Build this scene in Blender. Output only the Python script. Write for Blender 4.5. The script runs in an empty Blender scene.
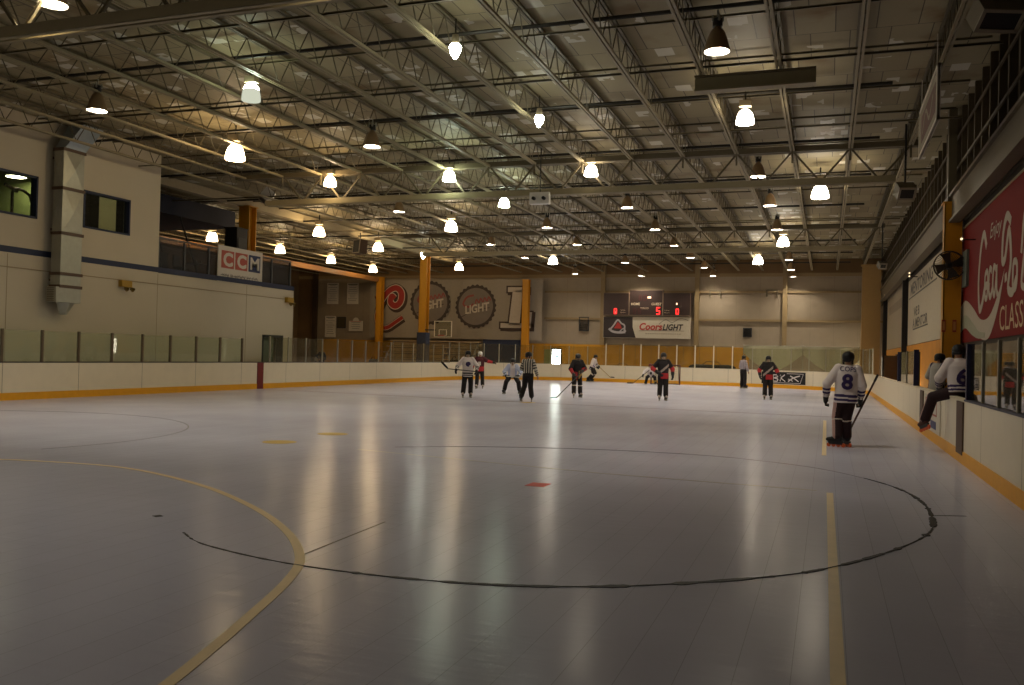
import bpy, bmesh, math, random
from mathutils import Vector, Matrix
from mathutils.bvhtree import BVHTree
random.seed(7)
sc = bpy.context.scene
COL = sc.collection
PI = math.pi

# ------------------------------------------------------------------ materials
def lin(c):
    return tuple(((v/255)/12.92 if v/255 <= .04045 else ((v/255+.055)/1.055)**2.4) for v in c)
MATS = {}
def mat(name, rgb, rough=.6, metal=0., var=.10, scale=6., spec=.35, bump=0.):
    """procedural surface: base colour with a little noise wear"""
    if name in MATS: return MATS[name]
    m = bpy.data.materials.new(name); m.use_nodes = True
    nt = m.node_tree; b = nt.nodes['Principled BSDF']
    b.inputs['Roughness'].default_value = rough; b.inputs['Metallic'].default_value = metal
    b.inputs['Specular IOR Level'].default_value = spec
    c = lin(rgb)
    tc = nt.nodes.new('ShaderNodeTexCoord'); no = nt.nodes.new('ShaderNodeTexNoise')
    no.inputs['Scale'].default_value = scale; no.inputs['Detail'].default_value = 3
    nt.links.new(tc.outputs['Object'], no.inputs['Vector'])
    mx = nt.nodes.new('ShaderNodeMix'); mx.data_type = 'RGBA'
    mx.inputs[6].default_value = (*[v*(1-var) for v in c], 1); mx.inputs[7].default_value = (*[min(1, v*(1+var)) for v in c], 1)
    nt.links.new(no.outputs['Fac'], mx.inputs[0]); nt.links.new(mx.outputs[2], b.inputs['Base Color'])
    if bump:
        bp = nt.nodes.new('ShaderNodeBump'); bp.inputs['Strength'].default_value = bump; bp.inputs['Distance'].default_value = .02
        nt.links.new(no.outputs['Fac'], bp.inputs['Height']); nt.links.new(bp.outputs[0], b.inputs['Normal'])
    MATS[name] = m
    return m
def emit(name, rgb, strength):
    if name in MATS: return MATS[name]
    m = bpy.data.materials.new(name); m.use_nodes = True; nt = m.node_tree
    nt.nodes.remove(nt.nodes['Principled BSDF'])
    e = nt.nodes.new('ShaderNodeEmission'); e.inputs[0].default_value = (*lin(rgb), 1); e.inputs[1].default_value = strength
    nt.links.new(e.outputs[0], nt.nodes['Material Output'].inputs[0]); MATS[name] = m
    return m
def glass(name, rgb, haze=.06, hazergb=(150, 150, 130), ior=1.5):
    """clear sheet: tinted see-through + mirror by Fresnel + a little dusty diffuse"""
    m = bpy.data.materials.new(name); m.use_nodes = True; nt = m.node_tree
    nt.nodes.remove(nt.nodes['Principled BSDF'])
    t = nt.nodes.new('ShaderNodeBsdfTransparent'); t.inputs[0].default_value = (*lin(rgb), 1)
    d = nt.nodes.new('ShaderNodeBsdfDiffuse'); d.inputs[0].default_value = (*lin(hazergb), 1)
    g = nt.nodes.new('ShaderNodeBsdfGlossy'); g.inputs['Roughness'].default_value = .02
    f = nt.nodes.new('ShaderNodeFresnel'); f.inputs[0].default_value = ior
    a = nt.nodes.new('ShaderNodeMixShader'); a.inputs[0].default_value = haze
    nt.links.new(t.outputs[0], a.inputs[1]); nt.links.new(d.outputs[0], a.inputs[2])
    b = nt.nodes.new('ShaderNodeMixShader'); ge = nt.nodes.new('ShaderNodeNewGeometry'); mu = nt.nodes.new('ShaderNodeMath'); mu.operation = 'MULTIPLY_ADD'
    # mirror only on the outward faces: front-facing factor times Fresnel
    inv = nt.nodes.new('ShaderNodeMath'); inv.operation = 'SUBTRACT'; inv.inputs[0].default_value = 1
    nt.links.new(ge.outputs['Backfacing'], inv.inputs[1]); nt.links.new(f.outputs[0], mu.inputs[0]); nt.links.new(inv.outputs[0], mu.inputs[1]); mu.inputs[2].default_value = 0
    nt.links.new(mu.outputs[0], b.inputs[0]); nt.links.new(a.outputs[0], b.inputs[1]); nt.links.new(g.outputs[0], b.inputs[2])
    nt.links.new(b.outputs[0], nt.nodes['Material Output'].inputs[0]); MATS[name] = m
    return m

# ------------------------------------------------------------------ mesh builder
def V(*a): return Vector(a)
def frame(d, up=V(0, 0, 1)):
    d = d.normalized(); r = d.cross(up)
    if r.length < 1e-4: r = d.cross(V(0, 1, 0))
    r.normalize(); return r, r.cross(d).normalized(), d
class MB:
    def __init__(s): s.v = []; s.f = []; s.m = []
    def add(s, vs, fs, m=0):
        o = len(s.v); s.v += [Vector(x) for x in vs]; s.f += [tuple(o+i for i in f) for f in fs]; s.m += [m]*len(fs); return s
    def box(s, x0, x1, y0, y1, z0, z1, m=0):
        return s.add([(x0,y0,z0),(x1,y0,z0),(x1,y1,z0),(x0,y1,z0),(x0,y0,z1),(x1,y0,z1),(x1,y1,z1),(x0,y1,z1)],
                     [(0,3,2,1),(4,5,6,7),(0,1,5,4),(1,2,6,5),(2,3,7,6),(3,0,4,7)], m)
    def bar(s, a, b, w, h, m=0, up=V(0, 0, 1)):
        a = Vector(a); b = Vector(b); r, u, d = frame(b-a, up); r = r*(w/2); u = u*(h/2)
        return s.add([a-r-u, a+r-u, a+r+u, a-r+u, b-r-u, b+r-u, b+r+u, b-r+u],
                     [(0,1,2,3),(7,6,5,4),(4,5,1,0),(5,6,2,1),(6,7,3,2),(7,4,0,3)], m)
    def cyl(s, a, b, ra, rb=None, n=10, m=0, cap=True):
        a = Vector(a); b = Vector(b); rb = ra if rb is None else rb; r, u, d = frame(b-a)
        vs = []; 
        for c, q in ((a, ra), (b, rb)):
            for i in range(n): t = 2*PI*i/n; vs.append(c+r*(q*math.cos(t))+u*(q*math.sin(t)))
        fs = [(i, (i+1) % n, n+(i+1) % n, n+i) for i in range(n)]
        if cap: fs += [tuple(range(n-1, -1, -1)), tuple(range(n, 2*n))]
        return s.add(vs, fs, m)
    def tube(s, pts, r, n=6, m=0):
        for a, b in zip(pts, pts[1:]): s.cyl(a, b, r, r, n, m)
        return s
    def capsule(s, a, b, ra, rb=None, n=12, m=0):
        a = Vector(a); b = Vector(b); rb = ra if rb is None else rb
        if (b-a).length < 1e-5: b = a+V(0, 0, 1e-3)
        r, u, d = frame(b-a); rings = []
        for k in (-80, -50, -20): t = math.radians(k); rings.append((a+d*(ra*math.sin(t)), ra*math.cos(t)))
        for k in (20, 50, 80): t = math.radians(k); rings.append((b+d*(rb*math.sin(t)), rb*math.cos(t)))
        return s.rings([(c, r*q, u*q) for c, q in rings], n, m)
    def rings(s, rs, n=16, m=0, cap=True, pw=1.):
        """loft through elliptical sections (centre, right vector, up vector)"""
        vs = []
        for c, r, u in rs:
            for i in range(n):
                t = 2*PI*i/n; x, y = math.cos(t), math.sin(t)
                x = math.copysign(abs(x)**pw, x); y = math.copysign(abs(y)**pw, y)
                vs.append(Vector(c)+Vector(r)*x+Vector(u)*y)
        fs = [(k*n+i, k*n+(i+1) % n, (k+1)*n+(i+1) % n, (k+1)*n+i) for k in range(len(rs)-1) for i in range(n)]
        if cap: fs += [tuple(range(n-1, -1, -1)), tuple((len(rs)-1)*n+i for i in range(n))]
        return s.add(vs, fs, m)
    def ell(s, c, rx, ry, rz, n=14, k=8, m=0, R=None):
        c = Vector(c); R = R or Matrix.Identity(3); vs = []
        for j in range(1, k):
            p = PI*j/k
            for i in range(n):
                t = 2*PI*i/n; vs.append(c+R @ V(rx*math.sin(p)*math.cos(t), ry*math.sin(p)*math.sin(t), rz*math.cos(p)))
        vs += [c+R @ V(0, 0, rz), c+R @ V(0, 0, -rz)]; T = len(vs)-2; B = T+1
        fs = [(j*n+i, (j+1)*n+i, (j+1)*n+(i+1) % n, j*n+(i+1) % n) for j in range(k-2) for i in range(n)]
        fs += [(T, i, (i+1) % n) for i in range(n)] + [(B, (k-2)*n+(i+1) % n, (k-2)*n+i) for i in range(n)]
        return s.add(vs, fs, m)
    def lathe(s, prof, c, n=20, m=0, axis=None):
        """profile [(radius, height)] about z (or an axis frame) through c"""
        c = Vector(c); r, u, d = axis or (V(1, 0, 0), V(0, 1, 0), V(0, 0, 1))
        return s.rings([(c+d*z, r*q, u*q) for q, z in prof], n, m, cap=False)
    def poly(s, pts2, O, U, W, depth=.01, m=0):
        """extruded polygon in the plane O + x U + y W, thickness towards the viewer side"""
        O = Vector(O); U = Vector(U); W = Vector(W); N = U.cross(W).normalized()*depth; n = len(pts2)
        vs = [O+U*x+W*y+N for x, y in pts2]+[O+U*x+W*y for x, y in pts2]
        return s.add(vs, [tuple(range(n)), tuple(range(2*n-1, n-1, -1))]+[(n+i, n+(i+1) % n, (i+1) % n, i) for i in range(n)], m)
    def stroke(s, pts2, w, O, U, W, depth=.01, m=0):
        """brush stroke of given width (number or list) along a 2-D polyline"""
        P = [Vector((x, y)) for x, y in pts2]; n = len(P); ws = w if isinstance(w, list) else [w]*n
        L = []; R = []
        for i in range(n):
            d = (P[min(i+1, n-1)]-P[max(i-1, 0)])
            d = d.normalized() if d.length > 1e-9 else Vector((1, 0)); q = Vector((-d.y, d.x))*(ws[i]/2)
            L.append(P[i]+q); R.append(P[i]-q)
        for i in range(n-1): s.poly([tuple(R[i]), tuple(R[i+1]), tuple(L[i+1]), tuple(L[i])], O, U, W, depth+i*2e-5, m)
        return s
    def text(s, body, O, U, W, size, depth=.006, m=0, align='CENTER', sx=1., shear=0., fit=None, bold=0.):
        cu = bpy.data.curves.new('lettering', 'FONT'); cu.body = body; cu.size = 1; cu.align_x = align; cu.resolution_u = 3
        cu.shear = shear; cu.offset = bold
        o = bpy.data.objects.new('lettering', cu); COL.objects.link(o)
        dg = bpy.context.evaluated_depsgraph_get(); dg.update()
        me = o.evaluated_get(dg).to_mesh(); O = Vector(O); U = Vector(U); W = Vector(W); N = U.cross(W).normalized()*depth
        xs = [v.co.x for v in me.vertices]
        if fit and xs: sx = fit/((max(xs)-min(xs))*size)
        vs = [O+U*(v.co.x*size*sx)+W*(v.co.y*size)+N for v in me.vertices]
        s.add(vs, [tuple(p.vertices) for p in me.polygons], m)
        o.evaluated_get(dg).to_mesh_clear(); bpy.data.objects.remove(o); bpy.data.curves.remove(cu)
        return s
    def mesh(s, name, mats, off=V(0, 0, 0), smooth=False):
        me = bpy.data.meshes.new(name); me.from_pydata([tuple(v-off) for v in s.v], [], s.f)
        for q in (mats if isinstance(mats, (list, tuple)) else [mats]): me.materials.append(q)
        me.polygons.foreach_set('material_index', s.m)
        me.polygons.foreach_set('use_smooth', [smooth]*len(s.f)); me.update()
        return me
    def build(s, name, mats, parent=None, local=False, smooth=False, fix=True):
        """ONE mesh object; under a parent the vertices given in world space are made relative to it"""
        off = V(0, 0, 0)
        if parent is not None and not local:
            q = parent
            while q: off = off+q.location; q = q.parent
        elif parent is None and not local:
            lo = [min(v[i] for v in s.v) for i in range(3)]; hi = [max(v[i] for v in s.v) for i in range(3)]
            off = V((lo[0]+hi[0])/2, (lo[1]+hi[1])/2, lo[2])
        me = s.mesh(name, mats, off, smooth)
        if fix:
            bm = bmesh.new(); bm.from_mesh(me); bmesh.ops.recalc_face_normals(bm, faces=bm.faces); bm.to_mesh(me); bm.free()
        o = bpy.data.objects.new(name, me); COL.objects.link(o)
        if parent is not None: o.parent = parent
        else: o.location = off
        return o
def tag(o, label, cat, group=None, kind=None):
    o['label'] = label; o['category'] = cat
    if group: o['group'] = group
    if kind: o['kind'] = kind
    return o
def thing(name, label, cat, loc=(0, 0, 0), rz=0, group=None):
    o = bpy.data.objects.new(name, None); COL.objects.link(o); o.location = loc; o.rotation_euler = (0, 0, rz); o.empty_display_size = .2
    return tag(o, label, cat, group)
def struct(name, mb, mats, label=None, cat='structure', group=None, smooth=False):
    return tag(mb.build(name, mats, smooth=smooth), label or name.replace('_', ' '), cat, group, 'structure')
def copy_tree(o, parent=None):
    c = o.copy(); COL.objects.link(c)
    if parent is not None: c.parent = parent
    for ch in [x for x in o.children]: copy_tree(ch, c)
    return c

# ------------------------------------------------------------------ camera
F, YAW, PIT, ROL, CH = 883.26, .3430, .0135, .0254, 1.7937
fw = V(-math.sin(YAW)*math.cos(PIT), math.cos(YAW)*math.cos(PIT), math.sin(PIT))
rt = V(math.cos(YAW), math.sin(YAW), 0); up = rt.cross(fw)
r2 = rt*math.cos(ROL)+up*math.sin(ROL); u2 = up*math.cos(ROL)-rt*math.sin(ROL)
cam = bpy.data.cameras.new('camera'); cam.sensor_width = 36; cam.lens = F/1024*36; cam.clip_end = 300
co = bpy.data.objects.new('camera', cam); COL.objects.link(co); sc.camera = co
M = Matrix((r2, u2, -fw)).transposed().to_4x4(); M.translation = V(0, 0, CH); co.matrix_world = M
def at(px, py, X=None, Y=None, Z=None):
    """world point seen at a pixel of the photo on a known plane of the hall"""
    d = fw+r2*((px-512)/F)+u2*((342.5-py)/F); o = V(0, 0, CH)
    t = X/d.x if X is not None else (Y/d.y if Y is not None else (Z-CH)/d.z)
    return o+d*t

# ------------------------------------------------------------------ palette
M_cream = mat('painted_block_cream', (192, 181, 156), .75, var=.05, scale=.8)
M_blue = mat('dark_blue_paint', (34, 42, 66), .5)
M_board = mat('white_board_plastic', (224, 211, 184), .38, var=.06, scale=2.5, spec=.4)
M_kick = mat('yellow_kick_plate', (226, 160, 30), .45, var=.1)
M_seam = mat('board_seam', (120, 105, 84), .7)
M_capd = mat('dark_cap_rail', (72, 62, 54), .5)
M_capw = mat('white_cap_rail', (214, 200, 172), .5)
M_capb = mat('navy_cap_rail', (46, 46, 66), .5)
M_redst = mat('red_stripe', (112, 30, 28), .5)
M_alu = mat('grey_post', (152, 146, 128), .45, .3)
M_brownpost = mat('brown_post', (96, 80, 60), .5)
M_navy = mat('navy_post', (36, 38, 66), .5)
M_steel = mat('tan_painted_steel', (140, 128, 98), .5, .0, var=.08)
M_dsteel = mat('dark_tan_steel', (98, 88, 66), .55, var=.12)
M_pipe = mat('dark_pipe', (46, 42, 34), .5, .2)
M_yel = mat('safety_yellow_paint', (196, 134, 22), .5, var=.07)
M_black = mat('black_plastic', (24, 22, 22), .5)
M_dark = mat('dark_grey_plastic', (48, 46, 44), .5)
M_white = mat('white_plastic', (215, 210, 200), .45)
M_galv = mat('galvanised_sheet', (168, 166, 150), .42, .45, var=.14, scale=5)
M_galvd = mat('duct_flange', (86, 66, 50), .5)
M_wood = mat('brown_plywood', (120, 92, 56), .7, var=.2, scale=3)
M_bench = mat('weathered_bench_wood', (196, 170, 130), .7, var=.2, scale=4)
M_insul = mat('white_insulation_fabric', (146, 130, 108), .6, var=.14, scale=1.6, bump=.5)
M_girt = mat('tan_wall_girt', (136, 114, 78), .55)
M_ply = mat('yellow_plywood', (188, 132, 26), .6, var=.22, scale=1.3)
M_paper = mat('white_vinyl', (206, 196, 178), .5, var=.05)
M_ink = mat('black_print', (34, 30, 30), .55)
M_gink = mat('grey_print', (120, 112, 102), .6)
M_red = mat('red_print', (196, 44, 36), .5)
M_bluep = mat('blue_print', (34, 44, 104), .5)
M_lglass = glass('tempered_glass_green', (240, 243, 234), .16, (200, 204, 176))
M_fglass = glass('tempered_glass_clear', (238, 238, 228), .05, (150, 140, 116))
M_rglass = glass('tempered_glass_bench', (225, 225, 215), .05, (120, 110, 95))
M_win = glass('window_glass', (238, 242, 234), .02)

# ------------------------------------------------------------------ setting: floor with its painted lines
def floor_mat():
    m = bpy.data.materials.new('sport_tile_floor'); m.use_nodes = True; nt = m.node_tree; b = nt.nodes['Principled BSDF']
    tc = nt.nodes.new('ShaderNodeTexCoord')
    br = nt.nodes.new('ShaderNodeTexBrick'); br.offset = 0; br.inputs['Scale'].default_value = 1
    br.inputs['Brick Width'].default_value = .305; br.inputs['Row Height'].default_value = 300
    br.inputs['Mortar Size'].default_value = .003; br.inputs['Mortar Smooth'].default_value = .3
    a = lin((204, 203, 217)); br.inputs['Color1'].default_value = (*a, 1); br.inputs['Color2'].default_value = (*[x*.97 for x in a], 1)
    br.inputs['Mortar'].default_value = (*[x*.72 for x in a], 1)
    nt.links.new(tc.outputs['Object'], br.inputs['Vector'])
    n1 = nt.nodes.new('ShaderNodeTexNoise'); n1.inputs['Scale'].default_value = .35; n1.inputs['Detail'].default_value = 5
    nt.links.new(tc.outputs['Object'], n1.inputs['Vector'])
    mx = nt.nodes.new('ShaderNodeMix'); mx.data_type = 'RGBA'; mx.blend_type = 'MULTIPLY'; mx.inputs[0].default_value = 1
    rp = nt.nodes.new('ShaderNodeValToRGB'); rp.color_ramp.elements[0].position = .3; rp.color_ramp.elements[1].position = .72
    rp.color_ramp.elements[0].color = (.84, .83, .84, 1); rp.color_ramp.elements[1].color = (1, 1, 1, 1)
    nt.links.new(n1.outputs['Fac'], rp.inputs[0]); nt.links.new(br.outputs['Color'], mx.inputs[6]); nt.links.new(rp.outputs[0], mx.inputs[7])
    nt.links.new(mx.outputs[2], b.inputs['Base Color'])
    n2 = nt.nodes.new('ShaderNodeTexNoise'); n2.inputs['Scale'].default_value = 1; n2.inputs['Detail'].default_value = 3
    mp = nt.nodes.new('ShaderNodeMapping'); mp.inputs['Scale'].default_value = (2.2, 7, 1)
    nt.links.new(tc.outputs['Object'], mp.inputs['Vector']); nt.links.new(mp.outputs[0], n2.inputs['Vector'])
    bp = nt.nodes.new('ShaderNodeBump'); bp.inputs['Strength'].default_value = .22; bp.inputs['Distance'].default_value = .02
    nt.links.new(n2.outputs['Fac'], bp.inputs['Height']); nt.links.new(bp.outputs[0], b.inputs['Normal'])
    b.inputs['Roughness'].default_value = .21; b.inputs['Specular IOR Level'].default_value = .028
    return m
def smooth2(pts, k=4):
    """Catmull-Rom through 2-D points"""
    out = []
    for i in range(len(pts)-1):
        p0 = pts[max(i-1, 0)]; p1 = pts[i]; p2 = pts[i+1]; p3 = pts[min(i+2, len(pts)-1)]
        for j in range(k):
            t = j/k
            out.append(tuple(.5*(2*p1[c]+(p2[c]-p0[c])*t+(2*p0[c]-5*p1[c]+4*p2[c]-p3[c])*t*t+(3*p1[c]-p0[c]-3*p2[c]+p3[c])*t**3) for c in (0, 1)))
    return out+[tuple(pts[-1])]
O0, UX, UY = V(0, 0, .001), V(1, 0, 0), V(0, 1, 0)
fl = MB().box(-46, 4.2, -4, 68.3, -.2, 0)
fl.stroke([(.10, 3), (.07, 12.95)], .085, O0, UX, UY, .002, 1)
fl.stroke([(-.02, 18.1), (-.03, 28.9)], .085, O0, UX, UY, .002, 1)
fl.stroke(smooth2([(-14, 9.0), (-12.6, 9.8), (-11.2, 10.2), (-9.6, 10.25), (-7.7, 9.5), (-6.13, 8.48), (-5.0, 7.5), (-4.25, 6.6), (-3.9, 5.9), (-3.58, 4.94), (-3.4, 4.35), (-3.2, 3.6), (-3.1, 3)], 6), .085, O0, UX, UY, .002, 1)
fl.stroke([(-.1, 13.1), (-3.26, 13.3), (-8, 14.2)], .05, O0, UX, UY, .0015, 2)
def ring_pts(cx, cy, r, a0, a1, n): return [(cx+r*math.cos(a0+(a1-a0)*i/n), cy+r*math.sin(a0+(a1-a0)*i/n)) for i in range(n+1)]
mp_ = smooth2([(-5.8, 6.98), (-5.23, 6.62), (-4.05, 6.34), (-2.68, 6.39), (-1.55, 6.8), (-.49, 7.6), (.1, 8.3), (.71, 9.44), (1.08, 10.5), (1.2, 11.54), (1.2, 12.7), (1.0, 13.89), (.5, 15.0), (-.16, 15.87), (-1.1, 16.45), (-2.21, 16.78), (-4.08, 16.65), (-6.08, 15.93), (-7.6, 14.9)], 24)
rp = mp_; n = len(rp)-1; wd = []; flk = 1.
for i in range(n+1):                                                     # worn black paint: uneven width, flaked
    base = .05 if i < n*.62 else .022
    if random.random() < .3: flk = random.choice([.25, .5, .9, 1, 1.1, 1.5])
    wd.append(base*flk*random.uniform(.7, 1.2)*(.45 if i < n*.10 else 1))
h_ = int(n*.66); fl.stroke(rp[:h_+1], wd[:h_+1], O0, UX, UY, .003, 3); fl.stroke(rp[h_:], wd[h_:], O0, UX, UY, .003, 4)
fl.stroke(ring_pts(-17.3, 12.9, 5.1, -.3, 2.9, 60), .03, O0, UX, UY, .002, 4)
fl.stroke([(1.24, 11.66), (1.6, 11.8)], .03, O0, UX, UY, .002, 3)
fl.stroke([(-4.27, 6.63), (-4.34, 8.33)], .02, O0, UX, UY, .002, 4)
fl.stroke([(-23.5, 32.95), (-12.4, 31.7), (-3.2, 31.15), (2.35, 30.95)], .10, O0, UX, UY, .002, 5)
fl.stroke([(-23.4, 60.2), (2.3, 60.2)], .05, O0, UX, UY, .002, 5)
fl.poly([(-3.87, 11.5), (-3.60, 11.5), (-3.59, 11.84), (-3.86, 11.84)], O0, UX, UY, .003, 6)
for cx, cy in ((-9.86, 14.5), (-9.9, 16.5)): fl.poly(ring_pts(cx, cy, .33, 0, 2*PI, 14)[:-1], O0, UX, UY, .002, 7)
fl.poly(ring_pts(-10.57, 31.55, .3, 0, 2*PI, 14)[:-1], O0, UX, UY, .003, 7)
p = at(158, 516, Z=0); fl.poly([(p.x-.05, p.y-.03), (p.x+.03, p.y-.06), (p.x+.06, p.y+.01), (p.x-.02, p.y+.05)], O0, UX, UY, .003, 3)
struct('floor', fl, [floor_mat(), mat('yellow_court_line', (230, 204, 154), .45), mat('faint_yellow_line', (166, 156, 138), .4), mat('worn_black_line', (38, 34, 34), .6, var=.4, scale=30),
       mat('thin_grey_line', (104, 98, 94), .5), mat('maroon_line', (112, 84, 76), .5), mat('red_spot', (214, 62, 36), .5), mat('yellow_spot', (186, 152, 48), .5)],
       'pale grey sport tile rink floor with painted court lines', 'floor')

# ------------------------------------------------------------------ ceiling deck
def deck_mat():
    m = bpy.data.materials.new('roof_insulation_panels'); m.use_nodes = True; nt = m.node_tree; b = nt.nodes['Principled BSDF']
    tc = nt.nodes.new('ShaderNodeTexCoord')
    br = nt.nodes.new('ShaderNodeTexBrick'); br.offset = .37; br.inputs['Scale'].default_value = 1
    br.inputs['Brick Width'].default_value = .85; br.inputs['Row Height'].default_value = 1.6
    br.inputs['Mortar Size'].default_value = .012; br.inputs['Bias'].default_value = -.1
    br.inputs['Color1'].default_value = (*lin((152, 140, 108)), 1); br.inputs['Color2'].default_value = (*lin((132, 120, 92)), 1); br.inputs['Mortar'].default_value = (*lin((78, 68, 50)), 1)
    nt.links.new(tc.outputs['Object'], br.inputs['Vector'])
    b2 = nt.nodes.new('ShaderNodeTexBrick'); b2.offset = .5; b2.inputs['Scale'].default_value = 1
    b2.inputs['Brick Width'].default_value = .62; b2.inputs['Row Height'].default_value = .75; b2.inputs['Mortar Size'].default_value = .10
    b2.inputs['Color1'].default_value = (0, 0, 0, 1); b2.inputs['Color2'].default_value = (1, 1, 1, 1); b2.inputs['Mortar'].default_value = (0, 0, 0, 1)
    nt.links.new(tc.outputs['Object'], b2.inputs['Vector'])
    th = nt.nodes.new('ShaderNodeMath'); th.operation = 'GREATER_THAN'; th.inputs[1].default_value = .76
    nt.links.new(b2.outputs['Color'], th.inputs[0])
    no = nt.nodes.new('ShaderNodeTexNoise'); no.inputs['Scale'].default_value = 1.3; nt.links.new(tc.outputs['Object'], no.inputs['Vector'])
    nr = nt.nodes.new('ShaderNodeMath'); nr.operation = 'GREATER_THAN'; nr.inputs[1].default_value = .47; nt.links.new(no.outputs['Fac'], nr.inputs[0])
    mu = nt.nodes.new('ShaderNodeMath'); mu.operation = 'MULTIPLY'; nt.links.new(th.outputs[0], mu.inputs[0]); nt.links.new(nr.outputs[0], mu.inputs[1])
    mx = nt.nodes.new('ShaderNodeMix'); mx.data_type = 'RGBA'; nt.links.new(mu.outputs[0], mx.inputs[0]); nt.links.new(br.outputs['Color'], mx.inputs[6])
    mx.inputs[7].default_value = (*lin((196, 190, 172)), 1)
    st = nt.nodes.new('ShaderNodeTexNoise'); st.inputs['Scale'].default_value = .45; st.inputs['Detail'].default_value = 4; nt.links.new(tc.outputs['Object'], st.inputs['Vector'])
    sr = nt.nodes.new('ShaderNodeValToRGB'); sr.color_ramp.elements[0].position = .28; sr.color_ramp.elements[0].color = (.62, .46, .28, 1)
    sr.color_ramp.elements[1].position = .40; sr.color_ramp.elements[1].color = (1, 1, 1, 1); nt.links.new(st.outputs['Fac'], sr.inputs[0])
    m2 = nt.nodes.new('ShaderNodeMix'); m2.data_type = 'RGBA'; m2.blend_type = 'MULTIPLY'; m2.inputs[0].default_value = 1
    nt.links.new(mx.outputs[2], m2.inputs[6]); nt.links.new(sr.outputs[0], m2.inputs[7]); nt.links.new(m2.outputs[2], b.inputs['Base Color'])
    b.inputs['Roughness'].default_value = .6; b.inputs['Specular IOR Level'].default_value = .25
    bp = nt.nodes.new('ShaderNodeBump'); bp.inputs['Strength'].default_value = .5; bp.inputs['Distance'].default_value = .08
    nt.links.new(st.outputs['Fac'], bp.inputs['Height']); nt.links.new(bp.outputs[0], b.inputs['Normal'])
    return m
ZD, ZJ = 9.22, 8.4
struct('ceiling', MB().box(-46, 4.2, -4, 68.3, ZD, ZD+.2), deck_mat(), 'patched tan insulation roof deck above the steel joists', 'ceiling')

# joists along the hall
XJ = [2.25-1.7*k for k in range(27)]
def joist_mesh(L):
    j = MB()
    for dx in (-.042, .042):
        j.box(dx-.028, dx+.028, 0, L, -.03, .03, 0); j.box(dx-.028, dx+.028, 0, L, .70, .76, 1)
    n = max(2, round(L/.9)); pit = L/n
    for i in range(n):
        j.cyl((0, i*pit, .72), (0, (i+.5)*pit, .0), .014, .014, 5, 1, False); j.cyl((0, (i+.5)*pit, 0), (0, (i+1)*pit, .72), .014, .014, 5, 1, False)
    return j.mesh('ceiling_joist', [M_steel, M_dsteel])
BAYS = [(-4, 12), (12, 29), (29, 46), (46, 66.9)]
BN = ['bay over the near end', 'first bay past the near truss', 'middle bay', 'far bay', 'short last bay at the far wall']
for bi, (y0, y1) in enumerate(BAYS):
    me = joist_mesh(y1-y0-.12)
    for k, x in enumerate(XJ):
        if bi == 0 and x > -9: continue
        if bi < 2 and x < -24.2 or -28.6 < x < -24.2: continue
        o = bpy.data.objects.new('ceiling_joist', me); COL.objects.link(o); o.location = (x, y0+.06, ZJ)
        tag(o, 'tan open-web steel roof joist in the '+BN[bi], 'roof joist', 'open-web joists in the '+BN[bi], 'structure')
# trusses across
def truss(y, xa, xb, label):
    t = MB(); zb, zt = 7.3, 8.36
    for dy in (-.09, .09):
        t.box(xa, xb, y+dy-.055, y+dy+.055, zb, zb+.05, 0); t.box(xa, xb, y+dy-.012+(.045 if dy > 0 else -.045), y+dy+.012+(.045 if dy > 0 else -.045), zb, zb+.2, 0)
        t.box(xa-1.4, xb+.9, y+dy-.06, y+dy+.06, zt, zt+.18, 1)
    for x in XJ:
        if not (xa-.9 < x < xb+.9): continue
        for s in (-1, 1):
            q = x+.85*s
            if xa < q < xb: t.bar((x, y, zt+.05), (q, y, zb+.1), .055, .055, 1)
        t.bar((x, y-.12, zt+.1), (x, y-.12, zt-.35), .05, .05, 1)
    return struct('ceiling_truss', t, [M_steel, M_dsteel], label, 'roof truss')
truss(12, -24.3, 1.85, 'nearest steel cross truss, at the top left corner')
truss(29, -20.6, 1.85, 'second steel cross truss, ending by the yellow wall column')
truss(46, -22, 1.6, 'third steel cross truss, halfway down the hall')
# bridging and pipes under the deck
for k, y in enumerate([9.2, 10.8, 13.6, 15.2, 16.6, 19, 20.4, 21.8, 25, 26.3, 27.6, 31, 33, 37, 39.2, 43.5, 48, 50.5, 55, 58, 61]):
    z = 9.06 if k % 3 else 8.46
    b = MB().box(-24.4 if y < 27.7 else -43, 3.3, y-.022, y+.022, z, z+.03); b.box(-24.4 if y < 27.7 else -43, 3.3, y-.022, y-.016, z, z+.05)
    struct('ceiling_brace', b, M_steel if k % 2 else M_dsteel, 'thin steel cross brace between roof joists', 'roof brace', 'thin cross braces between the joists')
for y in (11.6, 17.7, 23.7, 29.35, 35, 41.5, 47.5, 53.5, 59.5, 65.3):
    struct('ceiling_pipe', MB().cyl((-24.4 if y < 27.7 else -42, y, 8.78), (1.4, y, 8.78), .045, n=8), M_pipe, 'dark pipe crossing under the roof above a row of lamps', 'pipe', 'dark pipes across the roof')

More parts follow.
